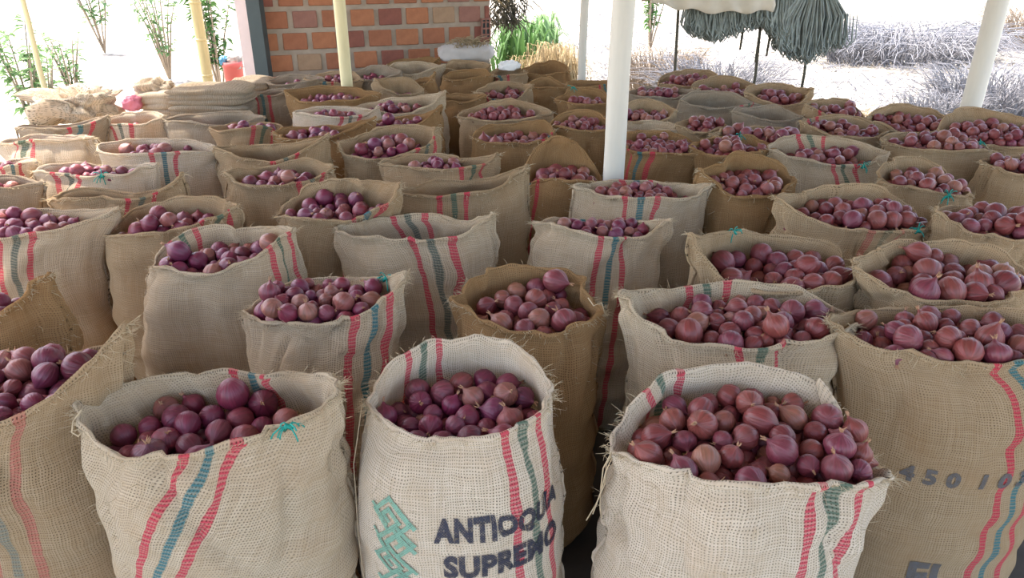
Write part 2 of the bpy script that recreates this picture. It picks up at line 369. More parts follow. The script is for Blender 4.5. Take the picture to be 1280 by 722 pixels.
# ------------------------------------------------------------------ what stands where
# sack table: key, left ear px, right ear px, back lip y, front lip y, mouth depth (m), fill above lip (m),
#             front stripe x, back stripe x, tint, onion radius, label, extras.  Pixel values are turned into metres by fit_sack()
T = [
# ---- nearest row
('A1',-130,512,150,405,437,548,.36,.03,45,None,'t',.034,'tan burlap sack cut off by the left frame edge, nearest row',dict(ek=5,fade=1)),
('A2',100,508,410,482,470,578,.30,-.02,292,288,'c',.029,'cream burlap sack with green string knot on its mouth, nearest row',dict(tie=(350,515),ek=5,near=1,tw=.55,rim=((235,-.025,30),(310,.035,25)))),
('A3',455,500,690,492,422,562,.36,-.02,652,518,'w',.0275,'white burlap sack printed ANTIOQUIA SUPREMO with green emblem',dict(ek=6,near=1,A=.240,tw=-.06,calm=.4)),
('A4',770,562,1095,592,460,612,.37,-.01,1003,842,'w',.0285,'cream burlap sack with folded-in mouth flap, front right of the lettered sack',dict(ek=4,near=1,flap=1)),
('A5',1048,405,1306,398,386,456,.32,.0,1228,None,'t',.033,'tan burlap sack stencilled 450 103 at the right frame edge',dict(ek=6,near=1,A=.29,dx=.06,calm=.6)),
# ---- second row
('B0',-130,430,68,342,385,425,.28,.0,None,None,'b',.03,'brown burlap sack with upturned flap behind the leftmost front sack',dict(ek=4)),
('B1',-90,300,136,262,262,294,.26,.0,46,None,'c',.033,'striped cream sack beside the black gap at the left edge',dict(ek=7)),
('B2',182,335,368,288,276,340,.30,-.01,360,215,'c',.034,'cream sack with slanted mouth and few onions, right of the black gap',dict(ek=5,near=1)),
('B3',312,390,494,345,352,404,.30,.02,466,None,'c',.032,'cream sack with teal striped belly behind the green-knotted sack',dict(tie=(486,356),ek=5,near=1)),
('B4',576,372,757,384,336,410,.33,-.01,None,None,'b',.029,'plain brown sack with round mouth behind the lettered sack',dict(ek=6,near=1)),
('B5',776,370,1060,400,352,432,.34,-.005,925,897,'c',.034,'wide-mouthed cream sack behind the sack with folded flap',dict(ek=6,near=1)),
# ---- third row
('C0',136,292,292,258,252,290,.26,.0,276,None,'t',.036,'tan sack with onions up to its lip, behind the slanted-mouth sack',dict(ek=5)),
('C1',352,272,506,232,222,280,.30,.02,470,None,'t',.034,'tan sack with frayed right ear and onions, left of the narrow-mouthed striped sack',dict(ek=6)),
('C2',420,287,616,268,274,300,.20,-.05,540,508,'c',.03,'cream striped sack with narrow mouth and two pointed ears in picture middle',dict(ek=5,near=1)),
('C3',500,240,652,208,228,246,.20,-.06,570,None,'t',.03,'tan sack with tall smooth right flap, stripes near its mouth',dict(ek=3)),
('C4',672,280,836,275,272,298,.22,-.015,765,728,'c',.03,'cream sack with rolled left ear in front of the white post',dict(ek=7,near=1)),
('C5',868,295,1072,350,288,364,.34,-.008,None,None,'t',.037,'tan sack with right lip folded inward, behind the wide-mouthed cream sack',dict(ek=6,tie=(917,290))),
('C6',1070,332,1292,345,302,380,.34,.015,None,None,'t',.04,'plain tan sack of large onions behind the stencilled sack',dict(ek=6,near=1)),
# ---- fourth row
('D1',62,250,226,217,236,252,.15,-.08,180,None,'t',.03,'tan sack pinched shut, with stripes, left of the onion-topped tan sack',dict(ek=5)),
('D2',280,216,420,208,205,233,.22,.01,392,None,'t',.034,'tan sack with stripes at its right ear, behind the frayed-eared sack',dict(ek=6)),
('D4',655,236,752,238,176,226,.28,.0,662,None,'b',.034,'brown sack with triangular mouth left of the white post',dict(ek=6,bk=3)),
('D5',718,234,882,232,228,252,.20,.0,797,802,'c',.03,'cream striped sack at the foot of the white post',dict(ek=6)),
('D6',878,214,986,224,196,250,.32,.02,None,None,'b',.035,'golden brown sack with round mouth heaped with onions, right of the white post',dict(ek=8)),
('D7',976,248,1162,292,234,288,.31,.01,1080,None,'t',.037,'tan sack with one faded green stripe and wide mouth of onions',dict(ek=7,tie=(1148,294),fade=1)),
('D8',1166,264,1318,280,256,300,.30,.015,None,None,'t',.038,'tan sack of onions at the right frame edge, fourth from the front',dict(ek=7)),
# ---- fifth row
('E0b',-70,238,46,228,224,242,.22,-.02,None,None,'g',.03,'grey sack sloping down at the left frame edge',dict(ek=5)),
('E0',48,214,196,206,203,221,.18,.0,92,None,'w',.032,'whitish sack with green string and three stripes by the left edge',dict(ek=7,tie=(126,216))),
('E1',122,182,272,190,172,198,.22,.01,217,None,'w',.034,'white-sided sack with stripes and a few onions at its right',dict(ek=7)),
('E2',268,184,410,168,182,200,.15,-.07,357,None,'t',.03,'tan sack pinched shut between two high golden ears',dict(ek=3)),
('E3',426,178,550,160,162,196,.27,.015,532,None,'t',.035,'tan sack of onions with white left side, stripes at its right ear',dict(ek=7)),
('E4',482,204,620,192,195,210,.17,.0,588,None,'t',.03,'low tan sack with a thin line of onions and stripes on the right',dict(ek=7)),
('E5',588,172,693,164,152,178,.28,.0,681,None,'b',.029,'golden sack with round mouth of small red onions and edge stripes',dict(ek=8)),
('E6',686,158,768,160,138,165,.24,.01,None,None,'b',.03,'plain golden sack with twisted back lip beside the white post',dict(ek=7)),
('E7',764,183,884,198,168,194,.25,.02,797,None,'b',.034,'brown sack with one red stripe showing, right of the white post',dict(ek=7)),
('E8',866,184,966,186,171,197,.24,.015,None,None,'b',.036,'brown sack with teal tag on its lip, behind the golden round-mouthed sack',dict(ek=7,tie=(925,180))),
('E9',892,168,1008,176,156,181,.25,.015,None,None,'t',.037,'tan sack of onions just behind the sack with the teal tag',dict(ek=7)),
('E10',964,188,1106,190,172,206,.28,.0,1042,1026,'c',.035,'cream sack with bold stripes inside and outside its mouth, at right',dict(ek=6,tie=(1078,202))),
('E11',1098,226,1216,246,204,242,.29,.005,None,None,'t',.036,'tan sack with dark green right lip behind the faded-green-stripe sack',dict(ek=6,tie=(1186,236))),
('E12',1100,178,1242,190,168,192,.27,.01,None,None,'t',.036,'broad plain tan sack with onions peeping over its lip, at right',dict(ek=6,tie=(1226,180))),
('E13',1228,206,1332,214,198,218,.29,.0,None,None,'t',.036,'tan sack with dark left side at the right frame edge',dict(ek=7)),
# ---- sixth row
('F0c',-50,206,48,202,198,212,.20,-.02,28,None,'w',.03,'washed-out white sack with pink stripe at the left edge',dict(ek=6)),
('F0',2,180,118,172,168,181,.20,-.03,43,None,'w',.03,'pale sack with faint pink and green stripes near the left edge',dict(ek=5)),
('F3',270,160,352,166,154,165,.24,.0,337,None,'t',.032,'tan sack with dark onion line and one red stripe, left of the twin-eared sack',dict(ek=7)),
('F4',366,142,472,134,134,147,.20,.0,440,None,'w',.032,'white-fronted sack with red and green stripes behind the yellow post',dict(ek=7)),
('F5',344,166,462,148,158,173,.20,.01,None,None,'b',.034,'brown sack with high right ear in front of the white-fronted sack',dict(ek=4)),
('F6',454,162,551,132,150,163,.24,.015,None,None,'b',.034,'golden sack with tall pointed right ear and onions',dict(ek=4)),
('F8',572,146,690,142,128,151,.27,.01,None,None,'t',.032,'tan sack of onions with frayed ears, behind the round golden sack',dict(ek=7)),
('G15',698,126,768,124,111,134,.24,.01,None,None,'b',.033,'brown sack with green string left of the white post, far rows',dict(ek=7,tie=(716,118))),
('G16',772,152,842,140,129,153,.25,.01,None,None,'t',.034,'tan sack of onions right against the white post, far rows',dict(ek=6)),
('G17',770,159,860,164,154,163,.18,-.03,790,None,'c',.03,'rolled cream sack with red stripe next to the white post',dict(ek=6)),
('G18',852,156,914,160,148,166,.22,.02,None,None,'t',.036,'small tan sack with onions spilling beside the rolled cream sack',dict(ek=7)),
('G19',850,126,946,133,115,134,.20,-.04,926,None,'g',.032,'broad pale sack with one red stripe at its right',dict(ek=6)),
('G20',922,140,1006,146,134,149,.22,-.03,None,None,'g',.032,'broad pale plain sack right of the red-striped pale sack',dict(ek=6)),
('G21',1004,152,1102,164,147,174,.26,.005,None,1026,'t',.034,'sack with stripes inside its back lip and a sloping mouth of onions',dict(ek=6)),
('G22',1086,152,1192,156,134,166,.29,.01,None,None,'t',.036,'tan sack with tall back lip under the leaning post',dict(ek=7)),
('G23',1174,178,1312,166,132,182,.34,.03,None,None,'t',.037,'heaped sack with peaked back lip beside the leaning post',dict(ek=7,bk=2)),
# ---- seventh row and beyond
('H0',28,160,132,146,150,160,.20,-.05,108,None,'g',.03,'grey sack with slanting stripes below the crumpled sack heap',dict(ek=5)),
('H1',116,152,206,144,144,153,.20,-.03,160,None,'w',.03,'white-cornered sack with striped front left of the folded sack piles',dict(ek=7)),
('H2',204,152,332,148,141,154,.22,-.05,None,None,'g',.03,'dark grey flat-topped sack in front of the folded sack piles',dict(ek=6)),
('H3',312,120,368,112,112,121,.20,-.03,334,None,'g',.03,'grey sack with blue and red stripes at the foot of the dark steel post',dict(ek=5)),
('H4',362,114,470,118,107,131,.26,.015,None,None,'b',.034,'brown sack of onions at the foot of the yellow post',dict(ek=7)),
('H5',440,137,553,114,124,140,.20,.01,None,None,'c',.032,'cream sack with white knotted left side right of the yellow post',dict(ek=5)),
('H6',544,119,604,120,117,128,.20,-.04,None,None,'b',.03,'small plain brown sack left of the small red-striped onion sack',dict(ek=6)),
('H7',598,116,666,108,103,122,.25,.01,620,None,'t',.032,'small tan sack of red onions with stripes at its front left',dict(ek=7)),
('H8',660,108,712,110,99,110,.22,-.04,None,None,'b',.03,'plain brown sack with limp top left of the thin white post',dict(ek=5)),
('H9',704,106,768,105,99,110,.22,-.03,755,None,'b',.03,'plain brown sack just in front of the thin white post',dict(ek=6)),
('H10',784,119,872,113,110,122,.22,.0,None,None,'g',.032,'grey sack behind the one beside the white post',dict(ek=6)),
('H11',822,106,902,100,86,109,.28,.02,None,None,'t',.034,'farthest sack of onions under the hanging strands',dict(ek=7)),
('H12',868,111,946,110,97,121,.25,.015,None,None,'t',.035,'sack with small peaked back lip under the hanging strands',dict(ek=7,bk=3)),
('H13',934,116,1012,112,104,131,.27,.015,None,None,'t',.036,'far sack of dark onions right of the sack with peaked lip',dict(ek=7)),
('H15',1008,132,1080,146,122,149,.27,.01,1026,None,'t',.036,'far sack with arched left lip and small stripes on its front',dict(ek=6)),
('I0',332,103,402,99,92,106,.22,-.02,None,None,'g',.03,'grey-brown slack sack against the brick wall beside the dark post',dict(ek=5)),
('I1',386,99,452,101,88,104,.24,.005,410,None,'t',.03,'tan sack with red stripe behind the yellow post against the wall',dict(ek=6)),
('I2',442,94,502,90,82,98,.22,-.02,None,None,'g',.03,'slack grey-green sack right of the yellow post by the wall',dict(ek=4)),
('I3',466,99,532,116,97,119,.22,-.02,None,None,'t',.03,'tan sack with pointed left ear right of the yellow post',dict(ek=5)),
('I4',504,106,548,91,97,110,.20,-.03,None,None,'b',.03,'brown sack with tall right ear below the brick wall',dict(ek=4)),
('I5',476,88,552,82,78,93,.22,-.03,None,None,'c',.03,'pale crumple-topped sack against the middle of the brick wall',dict(ek=4)),
('I6',552,97,618,95,89,101,.24,-.06,None,None,'b',.03,'brown sack with empty dark mouth below the white bundle',dict(ek=6)),
('I7',546,86,612,81,75,89,.22,-.03,None,None,'t',.03,'rumpled tan sack directly under the white bundle',dict(ek=5)),
('I8',488,81,552,72,73,84,.20,-.03,None,None,'b',.03,'brown sack with raised right corner touching the brick wall',dict(ek=5)),
('I9',612,94,662,91,84,97,.22,-.02,628,None,'t',.03,'tan striped sack with a white paper bag on top',dict(ek=6)),
('I10',650,95,710,90,79,94,.24,-.03,None,None,'b',.03,'brown sack in front of the dry grass clump',dict(ek=6)),
]

# ------------------------------------------------------------------ the onion sacks
TINT = dict(w=(.78, .68, .54), c=(.70, .58, .42), t=(.57, .425, .265), b=(.47, .295, .145), g=(.50, .42, .32))
MIDS = [(.05, .20, .22), (.04, .17, .20), (.10, .17, .12), (.13, .16, .13)]
def hash_s(s):
    h = 7
    for ch in s: h = (h * 131 + ord(ch)) % 99991
    return h
def fit_sack(t):
    k, lx, ly, rx, ry, by, fy, d, f, sf, sb, tint, orad, label, e = t
    Fp = at_z((lx + rx) / 2, fy, .78); cy = Fp.y + d / 2
    dy = 0 if k in ('A3', 'A4', 'A5', 'A2') else random.Random(hash_s(k) + 1).uniform(-.04, .04)   # the mouths do not all face the same way
    B = at_y((lx + rx) / 2, by, Fp.y + d); l = at_y(lx, ly, cy - dy); r = at_y(rx, ry, cy + dy)
    xc, hw = (lx + rx) / 2, (rx - lx) / 2
    an = lambda x: None if x is None else math.acos(max(-.93, min(.93, (x - xc) / hw)))
    return dict(dy=dy, key=k, c=((l.x + r.x) / 2, cy), a=(r.x - l.x) / 2, b=d / 2, zF=.78, zB=B.z, zL=l.z, zR=r.z, fill=.78 + (f if f > -.025 or k[0] in 'AB' else f - .05), thF=None if sf is None else 2 * math.pi - an(sf),
                thB=an(sb), tint=tint, orad=orad, label=label, e=e, seed=abs(hash_s(k)))
SK = [fit_sack(t) for t in T]
# bodies: a little fuller than the mouth, then eased apart so that neighbours touch without passing through each other
for s in SK: s['c'] = (s['c'][0], s['c'][1])
for s in SK: s['A'] = s['e'].get('A') or min(max(s['a'] * 1.02, .17), .275); s['Bd'] = max(s['b'] + .048, .17); rq = random.Random(s['seed'] + 8); s['bc'] = [s['c'][0] + s['e'].get('dx', rq.uniform(-.025, .025)), s['c'][1] + rq.uniform(-.012, .012)]
for it in range(60):
    for i in range(len(SK)):
        for j in range(i):
            p, q = SK[i], SK[j]
            dx = p['bc'][0] - q['bc'][0]; dy = p['bc'][1] - q['bc'][1]
            m = math.hypot(dx / (p['A'] + q['A']), dy / (p['Bd'] + q['Bd']))
            if m < 1.03:
                g = (1.03 - m) * .10
                for s, sg in ((p, 1), (q, -1)):
                    s['A'] = max(s['A'] * (1 - g * .5), .12); s['Bd'] = max(s['Bd'] * (1 - g * .5), .10)
                    nx, ny = s['bc'][0] + sg * dx * g * .5, s['bc'][1] + sg * dy * g * .5
                    if math.hypot(nx - s['c'][0], ny - s['c'][1]) < .07: s['bc'] = [nx, ny]

def smoothstep(a, b, x): x = np.clip((x - a) / (b - a), 0, 1); return x * x * (3 - 2 * x)
class Sack:
    def __init__(s, p):
        s.p = p; s.n1 = smooth_noise(p['seed'], 8, 7); s.n2 = smooth_noise(p['seed'] + 1, 9, 24); s.n3 = smooth_noise(p['seed'] + 2, 9, 55); s.rim_n = smooth_noise(p['seed'] + 3, 7, 9); s.n4 = smooth_noise(p['seed'] + 4, 7, 11)
        s.ek = p['e'].get('ek', 6); s.ek = s.ek if p['key'] in ('A3', 'B4', 'B5', 'C6', 'D6', 'A4', 'C5') else {3: 1.8, 4: 2.3, 5: 2.5, 6: 3.2, 7: 3.8, 8: 5}[s.ek]; s.ra = .012 if p['c'][1] < 2.2 else .015; s.curl = np.random.RandomState(p['seed'] + 5).uniform(-.015, .042, 2); s.bk = p['e'].get('bk', 1)
        s.fold = np.random.RandomState(p['seed']).uniform(0, 6.28, 4)
    def rim_z(s, th):
        p = s.p; c, sn = np.cos(th), np.sin(th)
        q = np.sign(sn) * np.abs(sn) ** s.bk
        z = (p['zF'] + p['zB']) / 2 + (p['zB'] - p['zF']) / 2 * np.where(sn > 0, q, sn)
        w = np.abs(c) ** s.ek
        z = z * (1 - w) + np.where(c > 0, p['zR'], p['zL']) * w
        P = np.stack([c * .22, sn * .22, 0 * c], -1)
        z = z + s.ra * s.rim_n(P) * (1 - w) + .004 * s.rim_n(P * 4) 
        for dg, dz, wd in s.p['e'].get('rim', ()): z = z + dz * np.exp(-(((np.degrees(th) - dg + 180) % 360 - 180) / wd) ** 2)
        return z
    def ring(s, th, A, B, ex=2.25, pt=0.0):
        c, sn = np.cos(th), np.sin(th)
        k = (np.abs(c) ** ex + np.abs(sn) ** ex) ** (-1 / ex)
        x = A * c * k; y = B * sn * k
        if pt: y = y * (1 - pt * np.abs(c) ** 3)
        return x, y
    def outer(s, th, t):
        """point on the outside; th round the sack (0 = right ear, pi/2 = back), t = 0 floor .. 1 rim. local to the mouth centre"""
        p = s.p; th = np.asarray(th, float); t = np.asarray(t, float)
        bx, by = s.ring(th, p['A'], p['Bd'], 2.3)
        mx, my = s.ring(th, p['a'], p['b'], 2.15, .55 if p['b'] < .125 else .25)
        wb_ = 1 + .05 * s.rim_n(np.stack([np.cos(th) * .16, np.sin(th) * .16, 0 * th + .4], -1)) * (1 - np.abs(np.cos(th)) ** 6); mx = mx * wb_; my = my * wb_ + p['dy'] * np.cos(th)
        # stuffed shoulder: the cloth stays full almost to the top, rolls inward, then the lip stands up
        ph = np.clip((t - .74) / .215, 0, 1) * R(78); kf = (1 - np.cos(ph)) / (1 - math.cos(R(78))); zs = .74 + .228 * np.sin(ph) / math.sin(R(78))
        zs = np.where(t < .74, t, np.where(t > .955, .968 + (t - .955) / .045 * .032, zs)); e4 = np.abs(np.cos(th)) ** 4
        k = kf * (1 - e4) + smoothstep(.62, 1.0, t) * e4; zs = zs * (1 - e4) + t * e4
        prof = 1 - .16 * (1 - smoothstep(0, .10, t)) + .03 * np.sin(np.clip(t, 0, .8) / .8 * math.pi)
        ox, oy = p['bc'][0] - p['c'][0], p['bc'][1] - p['c'][1]
        x = (bx * prof + ox) * (1 - k) + mx * k; y = (by * prof + oy) * (1 - k) + my * k
        z = s.rim_z(th) * zs
        # cloth folds: gathers under the ears, slack swags on the belly, crumple near the mouth
        c = np.cos(th); ear = np.abs(c) ** 4
        P = np.stack([x, y, z], -1)
        up = smoothstep(.5, .95, t)
        cr = s.n4(P * np.array([1, 1, .7])); dsp = .014 * s.n1(P) * smoothstep(0, .15, t) - .024 * np.exp(-(cr / .20) ** 2) * smoothstep(.05, .3, t) * (.35 + .65 * up) + .0055 * s.n2(P * np.array([1, 1, 1.6])) * (.4 + up)
        dsp = dsp + .010 * ear * up * np.sin(th * 17 + s.fold[0] + 3 * t) * (1 - .6 * smoothstep(.93, 1, t)) - .012 * up * (1 - smoothstep(.9, 1, t)) * np.abs(np.sin(th)) * np.sin(th * 5 + s.fold[1])
        dsp = dsp + .007 * np.sin(z * 46 + 2.5 * s.n1(P * .4) + s.fold[2]) * smoothstep(.0, .25, t) * (1 - smoothstep(.5, .8, t))
        dsp = dsp + .012 * smoothstep(.955, 1, t) * (1 - ear) + .0012 * s.n3(P)
        dsp = dsp + np.abs(c) ** 10 * smoothstep(.86, 1, t) * np.where(c > 0, s.curl[0], s.curl[1])
        r = np.sqrt(x * x + y * y) + 1e-6; nx, ny = x / r, y / r
        dsp = np.minimum(dsp, .034) * p['e'].get('calm', 1)
        return np.stack([x + nx * dsp, y + ny * dsp, z], -1)
    def t_of(s, zf):
        tt = np.linspace(0, 1, 200); ph = np.clip((tt - .74) / .215, 0, 1) * R(78); zs = .74 + .228 * np.sin(ph) / math.sin(R(78)); zs = np.where(tt < .74, tt, np.where(tt > .955, .968 + (tt - .955) / .045 * .032, zs))
        return np.interp(zf, zs, tt)
    def arc(s, th0, th1, n=60):
        th = np.linspace(th0, th1, n); P = s.outer(th, np.full(n, .72)); d = np.diff(P[:, :2], axis=0)
        return np.sqrt((d ** 2).sum(1)).sum() * (1 if th1 >= th0 else -1)
TIEPTS = []
def build_sack(p):
    s = Sack(p); e = p['e']; fd = p['c'][1]
    TW = random.Random(p['seed'] + 3).uniform(-.10, .10)
    near = fd < 2.75; N = 88 if near else (56 if fd < 4 else 40); Mv = 40 if near else (26 if fd < 4 else 18)
    th = np.linspace(0, 2 * math.pi, N, endpoint=False)
    ts = np.concatenate([np.linspace(0, .12, 4, endpoint=False), np.linspace(.12, 1, Mv) ** .85 * 1.0])
    ts = np.clip(ts, 0, 1); ts[-1] = 1; rows = []
    for t in ts: rows.append(s.outer(th, np.full(N, t)))
    top = rows[-1]; rr = np.sqrt(top[:, 0] ** 2 + top[:, 1] ** 2)[:, None]; dirn = top[:, :2] / rr
    zr = top[:, 2]
    ins = []
    zin = np.minimum(zr - .02, p['fill'] - .075)
    for k, (q, off) in enumerate(((0.0, .007), (.10, .011), (.3, .013), (.6, .016), (1.0, .02))):
        z_ = zr * (1 - q) + zin * q; e4 = np.abs(np.cos(th)) ** 4; zf = z_ / zr; r = s.outer(th, s.t_of(zf) * (1 - e4) + zf * e4)
        dn_ = r[:, :2] / np.sqrt(r[:, 0] ** 2 + r[:, 1] ** 2)[:, None]; r[:, :2] -= dn_ * off; r[:, 2] = z_ + (.001 if k == 0 else 0); ins.append(r)
    # blend inner wall towards the mean mouth so that it stays inside the cloth
    allr = rows + ins; nr = len(allr); V = np.concatenate(allr)
    F = []; UV = []
    # arc length tables for the weave: front half measured from the front stripe group, back half from the back one
    ring = s.outer(np.append(th, 2 * math.pi), np.full(N + 1, .72)); ds = np.sqrt((np.diff(ring[:, :2], axis=0) ** 2).sum(1)); cum = np.concatenate([[0], np.cumsum(ds)])
    at = lambda a: np.interp(a, np.append(th, 2 * math.pi), cum)
    uF = at(p['thF']) if p['thF'] is not None else at(1.5 * math.pi) + 3.1
    uB = at(p['thB']) if p['thB'] is not None else at(.5 * math.pi) + 3.1
    vv = [rows[0][:, 2]]
    for j in range(1, len(allr)): vv.append(vv[-1] + np.sqrt(((allr[j] - allr[j - 1]) ** 2).sum(1)))
    for j in range(nr - 1):
        for i in range(N):
            i2 = (i + 1) % N; F.append((j * N + i, j * N + i2, (j + 1) * N + i2, (j + 1) * N + i))
            fr = th[i] >= math.pi - 1e-6; u0, u1 = cum[i], cum[i + 1]; o = uF if fr else uB
            sg = 1 if fr else -1; tw = e.get('tw', TW)
            UV += [(sg * (u - o) + tw * (.84 - min(v, .86)), v) for u, v in ((u0, vv[j][i]), (u1, vv[j][i2]), (u1, vv[j + 1][i2]), (u0, vv[j + 1][i]))]
    b0 = list(range(N))[::-1]; F.append(tuple(b0)); UV += [(9, 0)] * N
    rs = random.Random(p['seed'])
    jt = rs.uniform(.93, 1.06); tint = tuple(c * jt for c in TINT[p['tint']]); mid = rs.choice(MIDS)
    cols = dict(tint=(*tint, 1), mid=(*mid, .45 if e.get('fade') else .92))
    me = mesh_from('onion_sack', V, F, True, UV, cols)
    o = link('onion_sack', me, M['burlap'], None, (p['c'][0], p['c'][1], 0))
    tag(o, p['label'], 'sack', 'burlap sacks of red onions')
    # rolled hem along the mouth
    nh = N; hem_r = .0055 if near else .006
    mb = MB(); hp = []
    ph = s.fold[3]
    for i in range(nh):
        wv = 1 + .25 * math.sin(i * .9 + ph) + .15 * math.sin(i * 2.3)
        hp.append((top[i, 0] - dirn[i, 0] * .003, top[i, 1] - dirn[i, 1] * .003, top[i, 2] + .001, hem_r * wv))
    k6 = 6; Vh = []; Fh = []
    for i in range(nh):
        for k in range(k6):
            an = 2 * math.pi * k / k6; Vh.append((hp[i][0] + dirn[i, 0] * math.cos(an) * hp[i][3] * 1.1, hp[i][1] + dirn[i, 1] * math.cos(an) * hp[i][3] * 1.1, hp[i][2] + math.sin(an) * hp[i][3] * 1.35))
        for k in range(k6):
            Fh.append((i * k6 + k, i * k6 + (k + 1) % k6, ((i + 1) % nh) * k6 + (k + 1) % k6, ((i + 1) % nh) * k6 + k))
    UVh = []
    for i in range(nh):
        fr = th[i] >= math.pi - 1e-6; oo = uF if fr else uB; sg = 1 if fr else -1
        for k in range(k6): UVh += [(sg * (cum[i] - oo), 1 + .004 * k), (sg * (cum[i] - oo), 1 + .004 * (k + 1)), (sg * (cum[i + 1] - oo), 1 + .004 * (k + 1)), (sg * (cum[i + 1] - oo), 1 + .004 * k)]
    link('hem', mesh_from('hem', Vh, Fh, True, UVh, cols), M['burlap'], o)
    # stitched side seams under both ears
    if fd < 4.2:
        for a0 in (0.02, math.pi - .02):
            tt = np.linspace(.12, .985, 40 if near else 18); P = s.outer(np.full(len(tt), a0), tt); rad = np.sqrt(P[:, 0] ** 2 + P[:, 1] ** 2)[:, None]
            P[:, :2] *= (rad + .001) / rad
            mb = MB().tube(P, [.0055 * (1 + .3 * math.sin(i * 1.9)) for i in range(len(tt))], 6)
            me2 = mesh_from('side_seam', mb.V, mb.F, True, [(3 + .003 * i, .1) for i in range(sum(len(f) for f in mb.F))], cols); link('side_seam', me2, M['burlap'], o)
    # frayed jute along the mouth, thickest at the ears
    mb = MB(); nf = 420 if fd < 2.0 else (220 if near else (90 if fd < 4 else 40))
    for k in range(nf):
        a = rs.choice((0, math.pi)) + rs.gauss(0, .30) if rs.random() < .32 else rs.uniform(0, 6.283)
        t0 = 1.0 if rs.random() < .7 else rs.uniform(.7, 1)
        q = s.outer(np.array([a]), np.array([t0]))[0]; L_ = rs.uniform(.005, .022) * (1.0 if near else 1.2); out = Vector((math.cos(a), math.sin(a) * .8, rs.uniform(-.6, 1.0))).normalized()
        sw = Vector((rs.uniform(-1, 1), rs.uniform(-1, 1), rs.uniform(-1, .6))) * L_ * .6
        q = Vector(q)
        mb.tube([q, q + out * L_ * .5 + sw * .15, q + out * L_ * .8 + sw * .6, q + out * L_ + sw * 1.2], [.0006 if near else .0011] * 3 + [.0003], 3, False)
    fo = mb.build('frayed_edge', M['fray'], o, True); fo['kind'] = 'stuff'
    if 'tie' in e:
        tx, ty = e['tie']; best = None
        for a in np.linspace(0, 2 * math.pi, 180, endpoint=False):
            q = s.outer(np.array([a]), np.array([1.0]))[0]; w_ = (q[0] + p['c'][0], q[1] + p['c'][1], q[2]); X, Y, _ = project(w_)
            dd = (X - tx) ** 2 + (Y - ty) ** 2
            if best is None or dd < best[0]: best = (dd, q)
        q = Vector(best[1]); mb = MB(); sc_ = .8 + fd * .08
        for k in range(9):
            dv = Vector((rs.uniform(-1, 1), rs.uniform(-1, .4), rs.uniform(-.7, .9))).normalized() * rs.uniform(.018, .034) * sc_
            mb.tube([q, q + dv * .5 + Vector((0, 0, .006)), q + dv, q + dv * 1.2 - Vector((0, 0, .008))], .0018 * sc_, 5)
        mb.tube([q + Vector((-.008, 0, -.008)), q + Vector((0, -.007, .006)), q + Vector((.008, 0, -.004))], .006 * sc_, 6)
        kn = mb.build('string_knot', M['string'], o, True); kn['label'] = 'green string tied to the mouth'
    if e.get('flap'):
        # part of the right lip folded down into the mouth
        n1, n2 = 26, 8; Vf = []; Ff = []
        for i in range(n1):
            a = R(-28) + R(80) * i / (n1 - 1); q = s.outer(np.array([a]), np.array([1.0]))[0]; rad = math.hypot(q[0], q[1]); wd = .085 * math.sin(math.pi * i / (n1 - 1)) ** .7
            for k in range(n2):
                f_ = k / (n2 - 1); g = rad - .004 - wd * .72 * f_; lift = .024 * math.sin(f_ * math.pi)
                Vf.append((q[0] / rad * g, q[1] / rad * g, q[2] + lift - wd * .22 * f_ + .002 * math.sin(i * 1.3 + k)))
        for i in range(n1 - 1):
            for k in range(n2 - 1): Ff.append((i * n2 + k, (i + 1) * n2 + k, (i + 1) * n2 + k + 1, i * n2 + k + 1))
        uvf = []
        for f_ in Ff: uvf += [(3 + .008 * (v // n2), .01 * (v % n2)) for v in f_]
        fl = link('folded_flap', mesh_from('folded_flap', Vf, Ff, True, uvf, cols), M['burlap'], o)
        sm = fl.modifiers.new('thickness', 'SOLIDIFY'); sm.thickness = .008; sm.offset = 0
    p['obj'] = o; p['S'] = s; p['top'] = top; p['cols'] = cols
    return o
for p in SK: build_sack(p)
BYKEY = {p['key']: p for p in SK}

# long loose threads on the three nearest mouths
def thread(key, pts, r=.0016):
    p = BYKEY[key]; c = Vector((p['c'][0], p['c'][1], 0))
    P = [at_y(x, y, yy) - c for x, y, yy in pts]
    MB().tube(P, r, 5).build('loose_thread', M['fray'], p['obj'], True)
thread('A4', [(768, 562, 1.27), (758, 580, 1.26), (756, 605, 1.25), (745, 630, 1.245), (733, 650, 1.24)])
thread('A4', [(766, 562, 1.265), (754, 585, 1.255), (751, 610, 1.25), (750, 632, 1.245), (752, 648, 1.24)])
thread('A4', [(768, 565, 1.27), (757, 590, 1.25), (752, 612, 1.245), (741, 642, 1.235)])
thread('A3', [(452, 508, 1.37), (447, 545, 1.33), (442, 580, 1.31), (445, 620, 1.29), (447, 660, 1.27), (452, 700, 1.26), (456, 730, 1.25)], .0013)
thread('A2', [(102, 512, 1.30), (92, 526, 1.29), (90, 540, 1.28), (98, 545, 1.275), (106, 536, 1.28)], .0024)
thread('B5', [(1040, 392, 1.78), (1052, 410, 1.76), (1060, 404, 1.74), (1070, 414, 1.73)], .002)
thread('B4', [(735, 372, 1.83), (742, 382, 1.80), (752, 378, 1.8), (757, 395, 1.8)], .0016)

